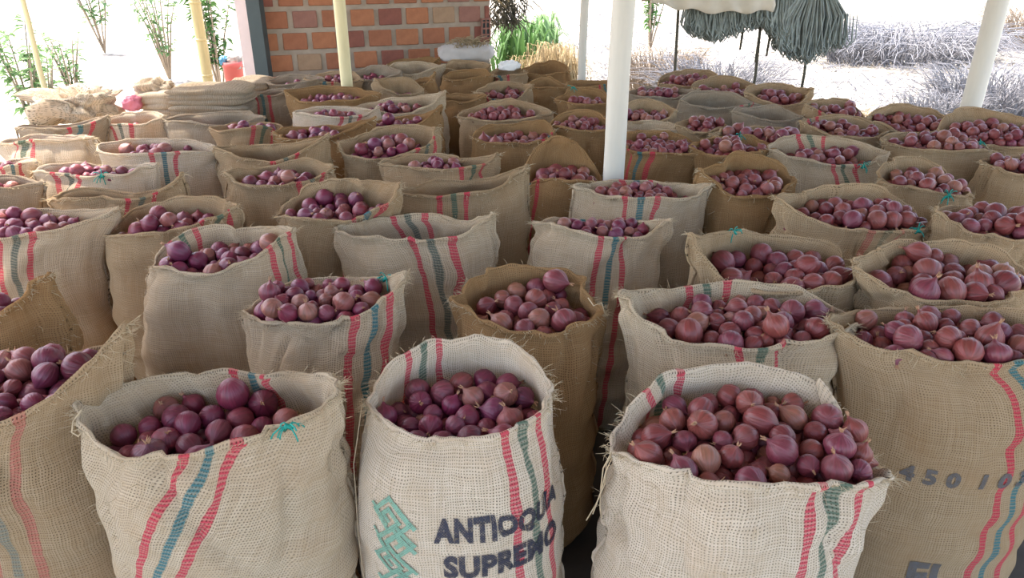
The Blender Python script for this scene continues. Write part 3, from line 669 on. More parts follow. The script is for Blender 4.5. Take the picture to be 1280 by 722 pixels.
# ------------------------------------------------------------------ printing on the sacks
def text_mesh(txt, h, squeeze=1.0):
    cu = bpy.data.curves.new('t', 'FONT'); cu.body = txt; cu.size = h / .70; cu.offset = h * .075; cu.resolution_u = 3; cu.space_character = 1.08
    ob = bpy.data.objects.new('t', cu); COL.objects.link(ob); dg = bpy.context.evaluated_depsgraph_get()
    me = bpy.data.meshes.new_from_object(ob.evaluated_get(dg)); bpy.data.objects.remove(ob); bpy.data.curves.remove(cu)
    bm = bmesh.new(); bm.from_mesh(me); bpy.data.meshes.remove(me)
    bmesh.ops.triangulate(bm, faces=bm.faces[:])
    for _ in range(4):
        lg = [e for e in bm.edges if e.calc_length() > .014]
        if not lg: break
        bmesh.ops.subdivide_edges(bm, edges=lg, cuts=1); bmesh.ops.triangulate(bm, faces=[f for f in bm.faces if len(f.verts) > 3])
    V = np.array([v.co[:] for v in bm.verts]); bm.verts.index_update(); F = [tuple(v.index for v in f.verts) for f in bm.faces]; bm.free()
    V[:, 0] = (V[:, 0] - V[:, 0].min()) * squeeze
    return V[:, :2], F
def stamp(key, V2, F, th0, z0, mat, name, label):
    """lay a flat print onto the front of a sack: x metres to the right of angle th0, y metres above z0"""
    p = BYKEY[key]; s = p['S']; ths = np.linspace(math.pi, 2 * math.pi, 200); P = s.outer(ths, np.full(200, .72)); cum = np.concatenate([[0], np.cumsum(np.sqrt((np.diff(P[:, :2], axis=0) ** 2).sum(1)))])
    u0 = np.interp(th0, ths, cum); th = np.interp(u0 + V2[:, 0], cum, ths); t = s.t_of((z0 + V2[:, 1]) / s.rim_z(th))
    P = s.outer(th, t); eps = 1e-3
    dt = s.outer(th, t + eps) - P; da = s.outer(th + eps, t) - P; nn = np.cross(da, dt); nn /= np.linalg.norm(nn, axis=1)[:, None]
    P = P + nn * .0032
    # every printed character is a part of its own
    par = list(range(len(P)))
    def find(i):
        while par[i] != i: par[i] = par[par[i]]; i = par[i]
        return i
    for f in F:
        for i in f[1:]: par[find(i)] = find(f[0])
    grp = {}
    for f in F: grp.setdefault(find(f[0]) if len(label) == 2 else 0, []).append(f)
    for g_ in sorted(grp.values(), key=lambda g_: min(V2[i][0] for f in g_ for i in f)):
        ids = sorted({i for f in g_ for i in f}); mp_ = {i: k for k, i in enumerate(ids)}; uv = []
        for f in g_: uv += [tuple(V2[i]) for i in f]
        o = link(name, mesh_from(name, P[ids], [tuple(mp_[i] for i in f) for f in g_], True, uv), M[mat], p['obj']); o['label'] = label if isinstance(label, str) else label[0]
def px_angle(key, px, half=None):
    p = BYKEY[key]; cxp = project((p['c'][0], p['c'][1] - p['Bd'], .6))[0]
    hw = CF * p['A'] / project((p['c'][0], p['c'][1], .6))[2]
    return 2 * math.pi - math.acos(max(-.95, min(.95, (px - cxp) / hw)))
V2, F2 = text_mesh('ANTIOQUIA', .050, .74); stamp('A3', V2, F2, px_angle('A3', 548), .590, 'ink', 'printed_letter', ('black letter of ANTIOQUIA', 1))
V2, F2 = text_mesh('SUPREMO', .052, .82); stamp('A3', V2, F2, px_angle('A3', 558), .500, 'ink', 'printed_letter', ('black letter of SUPREMO', 1))
def emblem():
    """green woven-pattern emblem: a column of diamond spirals joined corner to corner"""
    V = []; F = []
    def bar(a, b, wd=.0085):
        a, b = np.array(a), np.array(b); L_ = np.linalg.norm(b - a); d_ = (b - a) / L_; n_ = np.array([-d_[1], d_[0]]); a = a - d_ * wd / 2; b = b + d_ * wd / 2; k = max(2, int(L_ / .012) + 1)
        i0 = len(V)
        for j in range(k + 1):
            q = a + (b - a) * j / k; V.append(q + n_ * wd / 2); V.append(q - n_ * wd / 2)
        for j in range(k): F.append((i0 + 2 * j + 1, i0 + 2 * j + 3, i0 + 2 * j + 2, i0 + 2 * j))
    def spiral(cx, cy, r, flip):
        c, s_ = math.cos(math.pi / 4), math.sin(math.pi / 4)
        pts = [(-1, -1), (-1, 1), (1, 1), (1, -.55), (-.5, -.55), (-.5, .5), (.5, .5), (.5, -.05), (0, -.05)]
        Q = [(cx + r * flip * (x * c - y * s_), cy + r * (x * s_ + y * c)) for x, y in pts]
        for a, b in zip(Q, Q[1:]): bar(a, b)
    for i in range(4):
        spiral(.036 + .016 * (i % 2), -.05 * i, .030, 1 if i % 2 else -1)
    for i in range(4): bar((.0, .02 - .056 * i), (.03, -.01 - .056 * i)); bar((.05, .03 - .05 * i), (.085, -.005 - .05 * i))
    return np.array(V), F
V2, F2 = emblem(); V2 = V2 * 1.18; stamp('A3', V2, F2, px_angle('A3', 482), .625, 'green_ink', 'printed_emblem', 'green geometric emblem')
V2, F2 = text_mesh('4 5 0  1 0 3', .042, 1.0); stamp('A5', V2, F2, px_angle('A5', 1124), .476, 'faint_ink', 'printed_digit', ('stencilled digit of 450 103', 1))
V2, F2 = text_mesh('EI', .085, .9); stamp('A5', V2, F2, px_angle('A5', 1156), .130, 'faint_ink', 'printed_letter', ('stencilled letter', 1))

# ------------------------------------------------------------------ onions
def onion_profile(kind):
    return [[(0, -.86), (.22, -.90), (.52, -.78), (.82, -.46), (.98, -.06), (.97, .28), (.80, .60), (.52, .82), (.26, .96), (.13, 1.12), (.07, 1.30)],
            [(0, -.95), (.20, -.98), (.48, -.86), (.78, -.55), (.95, -.10), (.93, .30), (.74, .66), (.46, .92), (.22, 1.10), (.12, 1.28), (.06, 1.42)],
            [(0, -.78), (.25, -.82), (.58, -.72), (.88, -.42), (1.02, -.02), (.99, .28), (.82, .54), (.55, .72), (.28, .84), (.14, .98), (.08, 1.12)]][kind]
def onion_geo(kind, seg, low=False):
    pr = onion_profile(kind)
    if low: pr = [pr[i] for i in (0, 2, 3, 4, 5, 6, 8, 10)]
    V = [(0, 0, pr[0][1])]; F = []; UV = []; nr = len(pr)
    rs = random.Random(kind * 7 + seg); wob = [rs.uniform(-.03, .03) for _ in range(seg)]
    for j in range(1, nr):
        for i in range(seg):
            a = 2 * math.pi * i / seg; r = pr[j][0] * (1 + wob[i] * (1 if not low else .5)); V.append((r * math.cos(a), r * math.sin(a), pr[j][1]))
    vq = lambda j: j / (nr - 1)
    for i in range(seg):
        F.append((0, 1 + (i + 1) % seg, 1 + i)); UV += [((i + .5) / seg, 0), ((i + 1) / seg, vq(1)), (i / seg, vq(1))]
    for j in range(1, nr - 1):
        for i in range(seg):
            a = 1 + (j - 1) * seg; b = a + seg; i2 = (i + 1) % seg
            F.append((a + i, a + i2, b + i2, b + i)); UV += [(i / seg, vq(j)), ((i + 1) / seg, vq(j)), ((i + 1) / seg, vq(j + 1)), (i / seg, vq(j + 1))]
    a = 1 + (nr - 2) * seg; F.append(tuple(a + i for i in range(seg))); UV += [(i / seg, 1) for i in range(seg)]
    return np.array(V, float), F, UV
def stem_geo(kind):
    rs = random.Random(kind + 40); mb = MB(); z = onion_profile(kind)[-1][1] - .12
    for k in range(4):
        d_ = Vector((rs.uniform(-.3, .3), rs.uniform(-.3, .3), .5)); mb.tube([(0, 0, z), tuple(Vector((0, 0, z)) + d_ * .45), tuple(Vector((0, 0, z)) + d_ * .9 + Vector((rs.uniform(-.15, .15), rs.uniform(-.15, .15), 0)))], [.09, .06, .015], 5)
    return mb
HI = [onion_geo(k, 16) for k in range(3)]; LO = [onion_geo(k, 9, True) for k in range(3)]
HIM = []; STM = []; HIR = []
for k in range(3):
    me = mesh_from('red_onion', HI[k][0], HI[k][1], True, HI[k][2]); me.materials.append(M['onion']); HIM.append(me); m2 = me.copy(); m2.materials[0] = M['onion_red']; HIR.append(m2)
    mb = stem_geo(k); me = mesh_from('dry_stem', mb.V, mb.F, True); me.materials.append(M['stem']); STM.append(me)
ON = []   # dict per onion
def pack(p):
    """let round onions settle in the mouth: overlap relaxation inside the ellipse above a shallow dome"""
    rs = np.random.RandomState(p['seed'] + 9); s = p['S']; fd = p['c'][1]
    ai, bi = p['a'] - .020, p['b'] - .010; far_r = p['c'][0] > .3 and fd > 2.4; r0 = p['orad'] * ((.78 if far_r else .86) if p['orad'] >= .03 else 1)
    if bi < .03: bi = .03
    layers = 2.1 if fd < 3.3 else 1.8
    n = int(min(130, max(6, layers * .80 * (ai * bi * math.pi) / (math.pi * r0 * r0 * .95))))
    r = r0 * np.clip(rs.normal(.97, .15, n), .70, 1.32)
    q = rs.uniform(0, 1, n) ** .5 * .92; a = rs.uniform(0, 6.283, n)
    P = np.stack([ai * q * np.cos(a), bi * q * np.sin(a), rs.uniform(0, .10, n)], 1)
    for it in range(110):
        P[:, 2] -= .0022
        D = P[:, None] - P[None]; L_ = np.sqrt((D ** 2).sum(-1)) + 1e-9; need = (r[:, None] + r[None]) * .97; ov = np.clip(need - L_, 0, None); np.fill_diagonal(ov, 0)
        P += (D / L_[..., None] * ov[..., None]).sum(1) * .32
        A = np.maximum(ai - r * .9, .012); Bq = np.maximum(bi - r * .9, .008)
        sh = p['dy'] * P[:, 0] / p['a']; k = np.sqrt((P[:, 0] / A) ** 2 + ((P[:, 1] - sh) / Bq) ** 2); f = np.where(k > 1, 1 / k, 1); P[:, 0] *= f; P[:, 1] = (P[:, 1] - sh) * f + p['dy'] * P[:, 0] / p['a']
        e2 = (P[:, 0] / ai) ** 2 + (P[:, 1] / bi) ** 2
        fl = -.045 * (1 if fd < 3 else .7) + .016 * (1 - np.clip(e2, 0, 1))
        P[:, 2] = np.maximum(P[:, 2], fl)
    # settle the level so that the visible top of the heap stands at the fill height
    top = np.percentile(P[:, 2] + r, 70)
    P[:, 2] += p['fill'] + ((.020 if far_r else .010) if p['c'][0] > .3 else .002) - top
    # keep every onion inside the cloth: push it towards the middle, drop the few still caught in a narrow pinch
    dirs = [(math.cos(a_) * math.cos(e_), math.sin(a_) * math.cos(e_), math.sin(e_)) for e_ in (-.7, 0) for a_ in np.linspace(0, 6.283, 10, endpoint=False)]
    Bq = p['b'] + (p['Bd'] - p['b']) * .35
    for it in range(4 if fd < 3 else 3):
        bad = np.zeros(len(r), bool)
        for dx, dy, dz in dirs:
            X, Y, Z = P[:, 0] + dx * r, P[:, 1] + dy * r, P[:, 2] + dz * r; t2 = np.arctan2((Y - p['dy'] * X / p['a']) / Bq, X / p['a']); rz = s.rim_z(t2)
            q = s.outer(t2, np.clip(s.t_of(Z / rz), .3, 1)); ex = np.hypot(X, Y) - np.hypot(q[:, 0], q[:, 1]) + .013
            hit = (ex > 0) & (Z < rz); bad |= hit; k = np.where(hit, np.clip(ex, 0, .012), 0); n_ = np.hypot(X, Y) + 1e-6
            P[:, 0] -= X / n_ * k; P[:, 1] -= Y / n_ * k
        P[:, 2] += np.where(bad, .002, 0)
    bad |= P[:, 2] > p['fill'] + (.022 if p['b'] < .13 else .045)
    P = P[~bad]; r = r[~bad]
    return P, r
for p in SK:
    p['red'] = p['c'][0] > .35 or p['key'] in ('B4', 'D4', 'E5', 'E6', 'F8', 'H7')
    P, r = pack(p); rs = random.Random(p['seed'] + 77)
    for i in range(len(r)):
        ax = Vector((rs.gauss(0, 1), rs.gauss(0, 1), rs.gauss(.15, .7))).normalized()
        ON.append(dict(c=Vector((P[i, 0] + p['c'][0], P[i, 1] + p['c'][1], P[i, 2])), r=float(r[i]) * .985, q=ax.to_track_quat('Z', 'Y') @ Quaternion((0, 0, 1), rs.uniform(0, 6.28)), kind=rs.randrange(3), p=p))
# which onions show, and how large: rays from the camera against the cloth and the other onions
Vb = []; Fb = []
for p in SK:
    me = p['obj'].data; b = len(Vb); c = Vector((p['c'][0], p['c'][1], 0)); Vb += [v.co + c for v in me.vertices]; Fb += [tuple(i + b for i in f.vertices) for f in me.polygons]
bvh = BVHTree.FromPolygons(Vb, Fb)
OC = np.array([o['c'][:] for o in ON]); OR = np.array([o['r'] for o in ON]); cam_p = Vector((0, 0, CH))
for k, o in enumerate(ON):
    X, Y, f = project(o['c']); o['xy'] = (X, Y); o['vis'] = 0.0; o['score'] = 0
    if X < -5 or X > 1285 or Y > 727: continue
    d = (o['c'] - cam_p); dn = d.normalized(); sx = dn.orthogonal().normalized(); sy = dn.cross(sx); hit = 0; tot = 0
    same = [j for j in np.where((np.abs(OC - OC[k]).max(1) < .22))[0] if j != k]
    for (u, v) in ((0, 0), (.6, 0), (-.6, 0), (0, .6), (0, -.6), (.42, .42), (-.42, .42), (.42, -.42), (-.42, -.42)):
        tgt = o['c'] + (sx * u + sy * v) * o['r'] - dn * o['r'] * math.sqrt(max(0, 1 - u * u - v * v)) * .98; rd = (tgt - cam_p); L_ = rd.length; rd /= L_; tot += 1
        h = bvh.ray_cast(cam_p, rd, L_ - .004)
        if h[0] is not None: continue
        blocked = False
        if same:
            C_ = OC[same] - np.array(cam_p[:]); rdn = np.array(rd[:]); tca = C_ @ rdn; d2 = (C_ ** 2).sum(1) - tca ** 2; rr = OR[same]
            m_ = d2 < rr ** 2
            if m_.any() and ((tca - np.sqrt(np.clip(rr ** 2 - d2, 0, None)))[m_] < L_ - .002).any(): blocked = True
        if not blocked: hit += 1
    o['vis'] = hit / tot; o['score'] = o['vis'] * (o['r'] * CF / f) ** 2
order = sorted(range(len(ON)), key=lambda k: -ON[k]['score']); single = set(k for k in order[:300] if ON[k]['score'] > 0)
SHORT = dict(A1='the sack at the left edge', A2='the front sack with green knot', A3='the sack lettered ANTIOQUIA', A4='the front sack with folded flap', A5='the sack stencilled 450 103',
             B0='the brown sack with upturned flap', B1='the striped sack by the gap', B2='the slanted-mouth sack', B3='the teal-striped cream sack', B4='the plain brown round sack', B5='the wide-mouthed cream sack',
             C0='the tan sack behind slanted mouth', C1='the sack with frayed right ear', C2='the narrow-mouthed striped sack', C4='the sack with rolled left ear', C5='the sack with folded right lip', C6='the tan sack behind the stencilled one',
             D2='the tan sack with ear stripes', D4='the sack with triangular mouth', D5='the sack at the post foot', D6='the golden sack by the post', D7='the faded-green-stripe sack', D8='the fourth tan sack at right edge',
             E1='the white-sided sack', E3='the tan sack with white side', E5='the round golden sack', E7='the brown red-striped sack', E8='the sack with teal tag', E9='the sack behind the teal tag', E10='the boldly striped cream sack', E11='the sack with dark green lip', E12='the broad plain tan sack', E13='the sack with dark left side', G23='the heaped sack by leaning post')
bysack = {}
for k in single: bysack.setdefault(ON[k]['p']['key'], []).append(k)
for key, ks in bysack.items():
    short = SHORT.get(key) or 'the ' + ' '.join(BYKEY[key]['label'].split(',')[0].split()[:6])
    names = {}; nl = max(1, min(5, round(math.sqrt(len(ks) / 2.5)))); ys_ = sorted(ks, key=lambda k: -ON[k]['xy'][1])
    for li in range(nl):
        line = sorted(ys_[len(ks) * li // nl: len(ks) * (li + 1) // nl], key=lambda k: ON[k]['xy'][0])
        ln = 'only' if nl == 1 else ('front' if li == 0 else ('back' if li == nl - 1 else ('second', 'third', 'fourth')[li - 1]))
        for r_, k in enumerate(line):
            nth = 'sole' if len(line) == 1 else ('leftmost' if r_ == 0 else ('rightmost' if r_ == len(line) - 1 else ('second', 'third', 'fourth', 'fifth', 'sixth', 'seventh', 'eighth', 'ninth', 'tenth', 'eleventh', 'twelfth', 'thirteenth')[min(r_ - 1, 12)] + ' from left'))
            names[k] = ('%s red onion in %s' % (nth, short)) if nl == 1 else ('%s onion of the %s line in %s' % (nth, ln, short))
    for k in ks:
        o = ON[k]
        ob = link('red_onion', (HIR if o['p']['red'] else HIM)[o['kind']], None, None, o['c']); ob.rotation_mode = 'QUATERNION'; ob.rotation_quaternion = o['q']; ob.scale = (o['r'],) * 3
        st_ = link('dry_stem', STM[o['kind']], None, ob)
        tag(ob, names[k], 'onion', 'red onions in %s' % short)
# the remaining onions of the far sacks and lower layers: one heap object
Vh = []; Fh = []; UVh = []; nb = 0; mi = []
for k, o in enumerate(ON):
    if k in single: continue
    V_, F_, U_ = LO[o['kind']] if o['score'] < 250 else HI[o['kind']]
    m3 = np.array(o['q'].to_matrix()); Vh.append(V_ @ m3.T * o['r'] + np.array(o['c'][:])); Fh += [tuple(i + nb for i in f) for f in F_]; UVh += U_; nb += len(V_); mi += [int(o['p']['red'])] * len(F_)
hm = mesh_from('red_onion_heap', np.concatenate(Vh), Fh, True, UVh)
hm.materials.append(M['onion']); hm.materials.append(M['onion_red']); hm.polygons.foreach_set('material_index', mi)
tag(link('red_onion_heap', hm), 'countless small red onions filling the mouths of the farther sacks', 'onions', kind='stuff')
print('onions', len(ON), 'single', len(single))

# ------------------------------------------------------------------ empty sacks, bundles and odds and ends
def cloth_cols(t): return dict(tint=(*TINT[t], 1), mid=(.05, .2, .22, 0))
def crumple(name, c, size, seed, mat, label, cat, tint=None, amp=.35, seg=36, group=None, rz=0):
    """a slack lump of cloth: pillow with creased folds, flat underneath"""
    n1 = smooth_noise(seed, 8, 3.0); n2 = smooth_noise(seed + 1, 9, 8.0); n3 = smooth_noise(seed + 2, 9, 20.0)
    V = []; F = []; UV = []; rg = seg // 2
    for j in range(rg + 1):
        ph = math.pi * j / rg - math.pi / 2
        for i in range(seg):
            a = 2 * math.pi * i / seg; d_ = np.array([math.cos(ph) * math.cos(a), math.cos(ph) * math.sin(a), math.sin(ph)])
            r = 1 + amp * (.5 * n1(d_[None])[0] + 1.1 * (.45 - min(1.2, abs(n2(d_[None])[0]))) * .8 + .12 * n3(d_[None])[0])
            q = np.sign(d_) * np.abs(d_) ** .72 * r * np.array(size) / 2
            q[2] = max(q[2], -size[2] * .42); V.append(q)
    for j in range(rg):
        for i in range(seg):
            i2 = (i + 1) % seg; F.append((j * seg + i, j * seg + i2, (j + 1) * seg + i2, (j + 1) * seg + i))
            for (jj, ii) in ((j, i), (j, i + 1), (j + 1, i + 1), (j + 1, i)): UV.append((2 + ii / seg * .6, jj / rg * .4))
    me = mesh_from(name, V, F, True, UV, cloth_cols(tint or 'g')); o = link(name, me, mat, None, c); o.rotation_euler = (0, 0, rz)
    return tag(o, label, cat, group)
def folded_sack(c, size, rz, seed, tint, label):
    """an empty sack folded flat: soft layers with rounded folded edges"""
    nl = 3; seg = 40; V = []; F = []; UV = []; n1 = smooth_noise(seed, 8, 9); prof = []
    for L_ in range(nl):
        for q in (0, .25, .5, .75, .98): prof.append(((L_ + q) / nl, 1 - .07 * abs(q * 2 - 1) ** 2.2))
    rows = []
    for (h, k) in prof:
        row_ = []
        for i in range(seg):
            a = 2 * math.pi * i / seg; cc, ss = math.cos(a), math.sin(a); m_ = (abs(cc) ** 5 + abs(ss) ** 5) ** -.2
            x, y = cc * m_ * size[0] / 2 * k, ss * m_ * size[1] / 2 * k; d_ = .10 * n1(np.array([[x * 2, y * 2, h]]))[0]
            row_.append((x * (1 + d_ * .35), y * (1 + d_ * .35), h * size[2] * (1 - .25 * (abs(cc) ** 4)) + d_ * size[2] * .35 * min(1, h * 3)))
        rows.append(row_)
    for k in (.75, .4, .02):
        rows.append([(x / .93 * k, y / .93 * k, size[2] * (1.02 + .07 * n1(np.array([[x * k * 3, y * k * 3, 1.]]))[0])) for x, y, z in rows[len(prof) - 1]])
    for r_ in rows: V += r_
    for j in range(len(rows) - 1):
        for i in range(seg):
            i2 = (i + 1) % seg; F.append((j * seg + i, j * seg + i2, (j + 1) * seg + i2, (j + 1) * seg + i)); UV += [(2 + .02 * i, .02 * j), (2 + .02 * i + .02, .02 * j), (2 + .02 * i + .02, .02 * j + .02), (2 + .02 * i, .02 * j + .02)]
    F.append(tuple(range(seg))[::-1]); F.append(tuple((len(rows) - 1) * seg + i for i in range(seg))); UV += [(2, 0)] * (2 * seg)
    o = link('folded_sack', mesh_from('folded_sack', V, F, True, UV, cloth_cols(tint)), M['burlap'], None, c); o.rotation_euler = (0, 0, rz)
    return tag(o, label, 'empty sack', 'folded empty sacks at the back left')
# two stacks of folded empty sacks, from the floor up; only the upper ones show
def stack(px, y, ztop, size, n, seed, labs, tint):
    b = at_y(px, 110, y); rs = random.Random(seed); h = ztop / n
    for i in range(n):
        j = n - 1 - i
        lab = labs[j] if j < len(labs) else 'folded empty sack low down in %s' % labs[-1].split(' in ', 1)[1]
        folded_sack((b.x + rs.uniform(-.015, .015), y + rs.uniform(-.01, .01), i * h), (size[0] * rs.uniform(.95, 1.0), size[1] * rs.uniform(.95, 1), h * .97), rs.uniform(-.05, .05), seed + i, tint, lab)
stack(262, 4.78, .885, (.50, .36, .1), 9, 300, ['topmost grey folded sack in the broad stack at back left', 'second grey folded sack in the broad stack at back left', 'third grey folded sack in the broad stack at back left'], 'g')
stack(316, 5.56, .80, (.30, .34, .1), 9, 330, ['topmost folded sack in the narrow stack by the steel post', 'second folded sack in the narrow stack by the steel post'], 'g')
stack(205, 4.92, .84, (.26, .34, .1), 8, 360, ['topmost folded sack in the low stack left of the broad stack', 'second folded sack in the low stack left of the broad stack'], 'w')
def resting(px, py_bottom, y, size, seed, mat, label, cat, tint, amp, name, rz=0):
    b = at_y(px, py_bottom, y); return crumple(name, (b.x, y, b.z + size[2] * .42), size, seed, M[mat], label, cat, tint, amp, rz=rz)
resting(100, 150, 4.62, (.42, .34, .20), 501, 'burlap', 'heap of crumpled grey empty sacks at the back left', 'empty sacks', 'w', .62, 'crumpled_sacks')
resting(166, 138, 4.72, (.10, .10, .09), 511, 'pink_plastic', 'small pink plastic bag beside the crumpled sacks', 'bag', None, .3, 'plastic_bag')
resting(196, 121, 4.92, (.22, .2, .12), 521, 'burlap', 'wrinkled whitish sack dumped on the low folded stack', 'empty sack', 'w', .4, 'crumpled_sack')
wb = resting(582, 76, 6.36, (.46, .28, .15), 531, 'white_cloth', 'white cloth bundle lying against the brick wall', 'bundle', None, .12, 'cloth_bundle')
resting(636, 87, 5.86, (.15, .10, .075), 541, 'paper', 'small white paper bag lying on a striped sack', 'bag', None, .3, 'paper_bag')
# straw twist on the white bundle
mb = MB(); rs = random.Random(77); b = at_y(586, 57, 6.36)
for k in range(110):
    a = rs.uniform(0, 6.28); q = Vector((rs.gauss(0, .06), rs.gauss(0, .05), 0)); d_ = Vector((math.cos(a), math.sin(a) * .6, rs.uniform(.05, .8))) * rs.uniform(.06, .13)
    mb.tube([q, q + d_ * .5 + Vector((0, 0, .02)), q + d_ - Vector((0, 0, .01))], [.005, .004, .002], 4, False)
tag(mb.build('straw_tuft', M['straw'], smooth=True, loc=(b.x, 6.36, b.z)), 'pale straw tuft on top of the white cloth bundle', 'straw', kind='stuff')

# red bin outside, stuffed with rags
b = at_y(293, 96, 7.7); zt = at_y(293, 77, 7.7).z; rr = .095
prof = [(0, -.14), (.8, -.14), (.92, .0), (1, zt - .05), (1.06, zt - .05), (1.06, zt), (.95, zt), (.9, zt - .1), (0, zt - .1)]
V = []; F = []; n = 20
for q, z in prof: V += [(q * rr * math.cos(2 * math.pi * i / n), q * rr * math.sin(2 * math.pi * i / n), z) for i in range(n)]
for j in range(len(prof) - 1): F += [(j * n + i, j * n + (i + 1) % n, (j + 1) * n + (i + 1) % n, (j + 1) * n + i) for i in range(n)]
tag(link('red_bin', mesh_from('red_bin', V, F), M['red_plastic'], None, (b.x, 7.7, 0)), 'red plastic bin outside, left of the steel post', 'bin')
crumple('white_rag', (b.x + .025, 7.7, zt - .01), (.14, .14, .13), 551, M['white_cloth'], 'white rag stuffed in the red bin', 'rag')
crumple('blue_rag', (b.x - .075, 7.68, zt + .01), (.06, .10, .09), 552, M['blue_plastic'], 'blue rag at the left of the red bin', 'rag')

# drying rack with a tarp and hanging strands
RY = 6.25
rk = empty('drying_rack', (2.0, RY, 0)); tag(rk, 'stick rack carrying a beige tarp and hanging strands', 'rack')
zr = at_y(900, -22, RY).z
MB().tube([(-1.0, 0, zr), (0, .01, zr + .01), (.95, 0, zr)], .03, 10).build('rail', M['timber'], rk, True)
for px in (845, 948, 1010):
    x = at_y(px, 60, RY).x - 2.0; MB().tube([(x, .05, -.1), (x + .015, .03, zr * .5), (x - .01, .02, zr - .02)], [.014, .012, .011], 8).build('leg', M['dark_stick'], rk, True)
for (x0, y0, x1, y1) in ((935, 38, 925, 62), (957, 35, 944, 78), (972, 30, 958, 70)):
    a = at_y(x0, y0 - 40, RY) - Vector((2, RY, 0)); c_ = at_y(x1, y1, RY) - Vector((2, RY, 0)); MB().tube([a, c_], [.013, .008], 6).build('loose_stick', M['dark_stick'], rk, True)
def strands(name, px0, px1, pyb, n, seed, label, cone=False):
    rs = random.Random(seed); mb = MB(); xa = at_y(px0, 20, RY).x; xb = at_y(px1, 20, RY).x; xm = (xa + xb) / 2
    for k in range(n):
        f_ = rs.random(); x = xa + (xb - xa) * f_; yy = rs.choice((-1, 1)) * rs.uniform(.035, .10)
        zb = at_y(px0, pyb(f_) + rs.uniform(-9, 5), RY).z
        x0 = xm + (x - xm) * (.25 if cone else 1); r_ = rs.uniform(.005, .009)
        xl = x + rs.uniform(-.05, .05)
        loop = rs.uniform(.03, .08)
        mb.tube([(x0, 0, zr + .035), (x0 + (x - x0) * .3, yy * .8, zr - .06), (x, yy, (zr + zb) / 2), (xl, yy * 1.1, zb + .04), (xl + loop * .5, yy * 1.1, zb), (xl + loop, yy, zb + .05), (xl + loop * .8, yy * .8, (zr + zb) / 2)],
                [r_ * .8, r_, r_, r_, r_ * .9, r_ * .8, r_ * .6], 5, False)
    return tag(mb.build(name, M['strand'], smooth=True, loc=(0, RY, 0)), label, 'strands', kind='stuff')
strands('hanging_strands', 858, 985, lambda f: 34 + 12 * math.sin(f * 7) + 14 * f, 420, 61, 'wide curtain of grey-green dried strands hanging below the tarp')
strands('hanging_strands', 972, 1052, lambda f: 78 - 34 * abs(f - .45) * 1.3, 200, 62, 'cone-shaped bunch of grey-green dried strands at the rack end', True)
# tarp thrown over the rail
V = []; F = []; nx, ny = 40, 14; xa = at_y(808, 10, RY).x; xb = at_y(958, 10, RY).x
for i in range(nx + 1):
    f_ = i / nx; x = xa + (xb - xa) * f_; zb = at_y(880, 2 + 11 * math.sin(min(1, f_ * 1.25) * math.pi * .62), RY).z
    for j in range(ny + 1):
        g = j / ny * 2 - 1; sag = (1 - abs(g) ** 1.6); yy = g * .19
        V.append((x + .015 * math.sin(j * 1.7 + i * .3), RY + yy + .012 * math.sin(i * .9), zb + (zr + .05 - zb) * sag + .014 * math.sin(i * .55 + j * .4)))
for i in range(nx):
    for j in range(ny): a = i * (ny + 1) + j; F.append((a, a + ny + 1, a + ny + 2, a + 1))
tp = link('tarpaulin', mesh_from('tarpaulin', V, F), M['tarp']); tag(tp, 'beige tarpaulin draped over the stick rack', 'tarp')
sm = tp.modifiers.new('thickness', 'SOLIDIFY'); sm.thickness = .006

# ------------------------------------------------------------------ growth outside the shed
def brush(px, py, y, rad, ht, n, seed, mat, label, r=.006, arch=.5, cat='bush'):
    """tangle of dry arching twigs rooted in a patch"""
    c = at_y(px, py, y); z = gz(c.x, y); rs = random.Random(seed); mb = MB()
    for k in range(n):
        a = rs.uniform(0, 6.28); q = rs.random() ** .5 * rad * .7; b_ = Vector((math.cos(a) * q, math.sin(a) * q * .7, 0)); a2 = a + rs.gauss(0, .8); L_ = ht * rs.uniform(.5, 1.1)
        o_ = Vector((math.cos(a2), math.sin(a2) * .7, 0)) * rad * rs.uniform(.2, .9); P = []
        for i in range(5):
            f_ = i / 4; P.append(b_ + o_ * f_ ** 1.3 + Vector((rs.uniform(-.03, .03), rs.uniform(-.03, .03), L_ * (f_ - arch * f_ ** 2.4) * 1.2)))
        mb.tube(P, [r, r * .9, r * .8, r * .6, r * .3], 4, False)
    return tag(mb.build('dry_bush', M[mat], smooth=True, loc=(c.x, y, z)), label, cat, 'dry growth behind the shed')
brush(1130, 60, 12.6, 1.7, 1.25, 900, 71, 'twig_grey', 'large grey tangle of dry branches on the far slope', .008, .75)
brush(1246, 90, 8.2, .75, 1.05, 700, 72, 'twig_grey', 'grey dry bush right of the leaning post', .006, .5)
brush(900, 80, 8.8, .75, 1.0, 600, 73, 'twig_grey', 'grey dry bush behind the stick rack', .006, .5)
brush(945, 100, 7.9, .28, .66, 200, 74, 'twig', 'tawny grass tuft below the hanging strands', .004, .5)
brush(830, 60, 9.6, .6, 1.05, 420, 75, 'twig', 'brown dry shrub right of the thick white post', .006, .5)
brush(793, 110, 7.4, .24, .62, 170, 76, 'straw', 'straw-coloured tuft right against the thick white post', .004, .5)
brush(1060, 120, 7.6, .45, .40, 200, 77, 'straw', 'low straw patch behind the far right sacks', .004, .5)
brush(1150, 125, 7.2, .40, .42, 200, 78, 'straw', 'low straw patch left of the leaning post', .004, .5)
brush(1178, 110, 7.6, .42, .66, 420, 79, 'twig_grey', 'small grey bush just left of the leaning post', .005, .5)
brush(745, 100, 7.2, .25, .55, 170, 80, 'straw', 'pale straw clump between the two white posts', .004, .6)
brush(1290, 30, 13.5, .9, 1.1, 360, 81, 'twig', 'reddish dry bush at the top right corner', .007, .5)
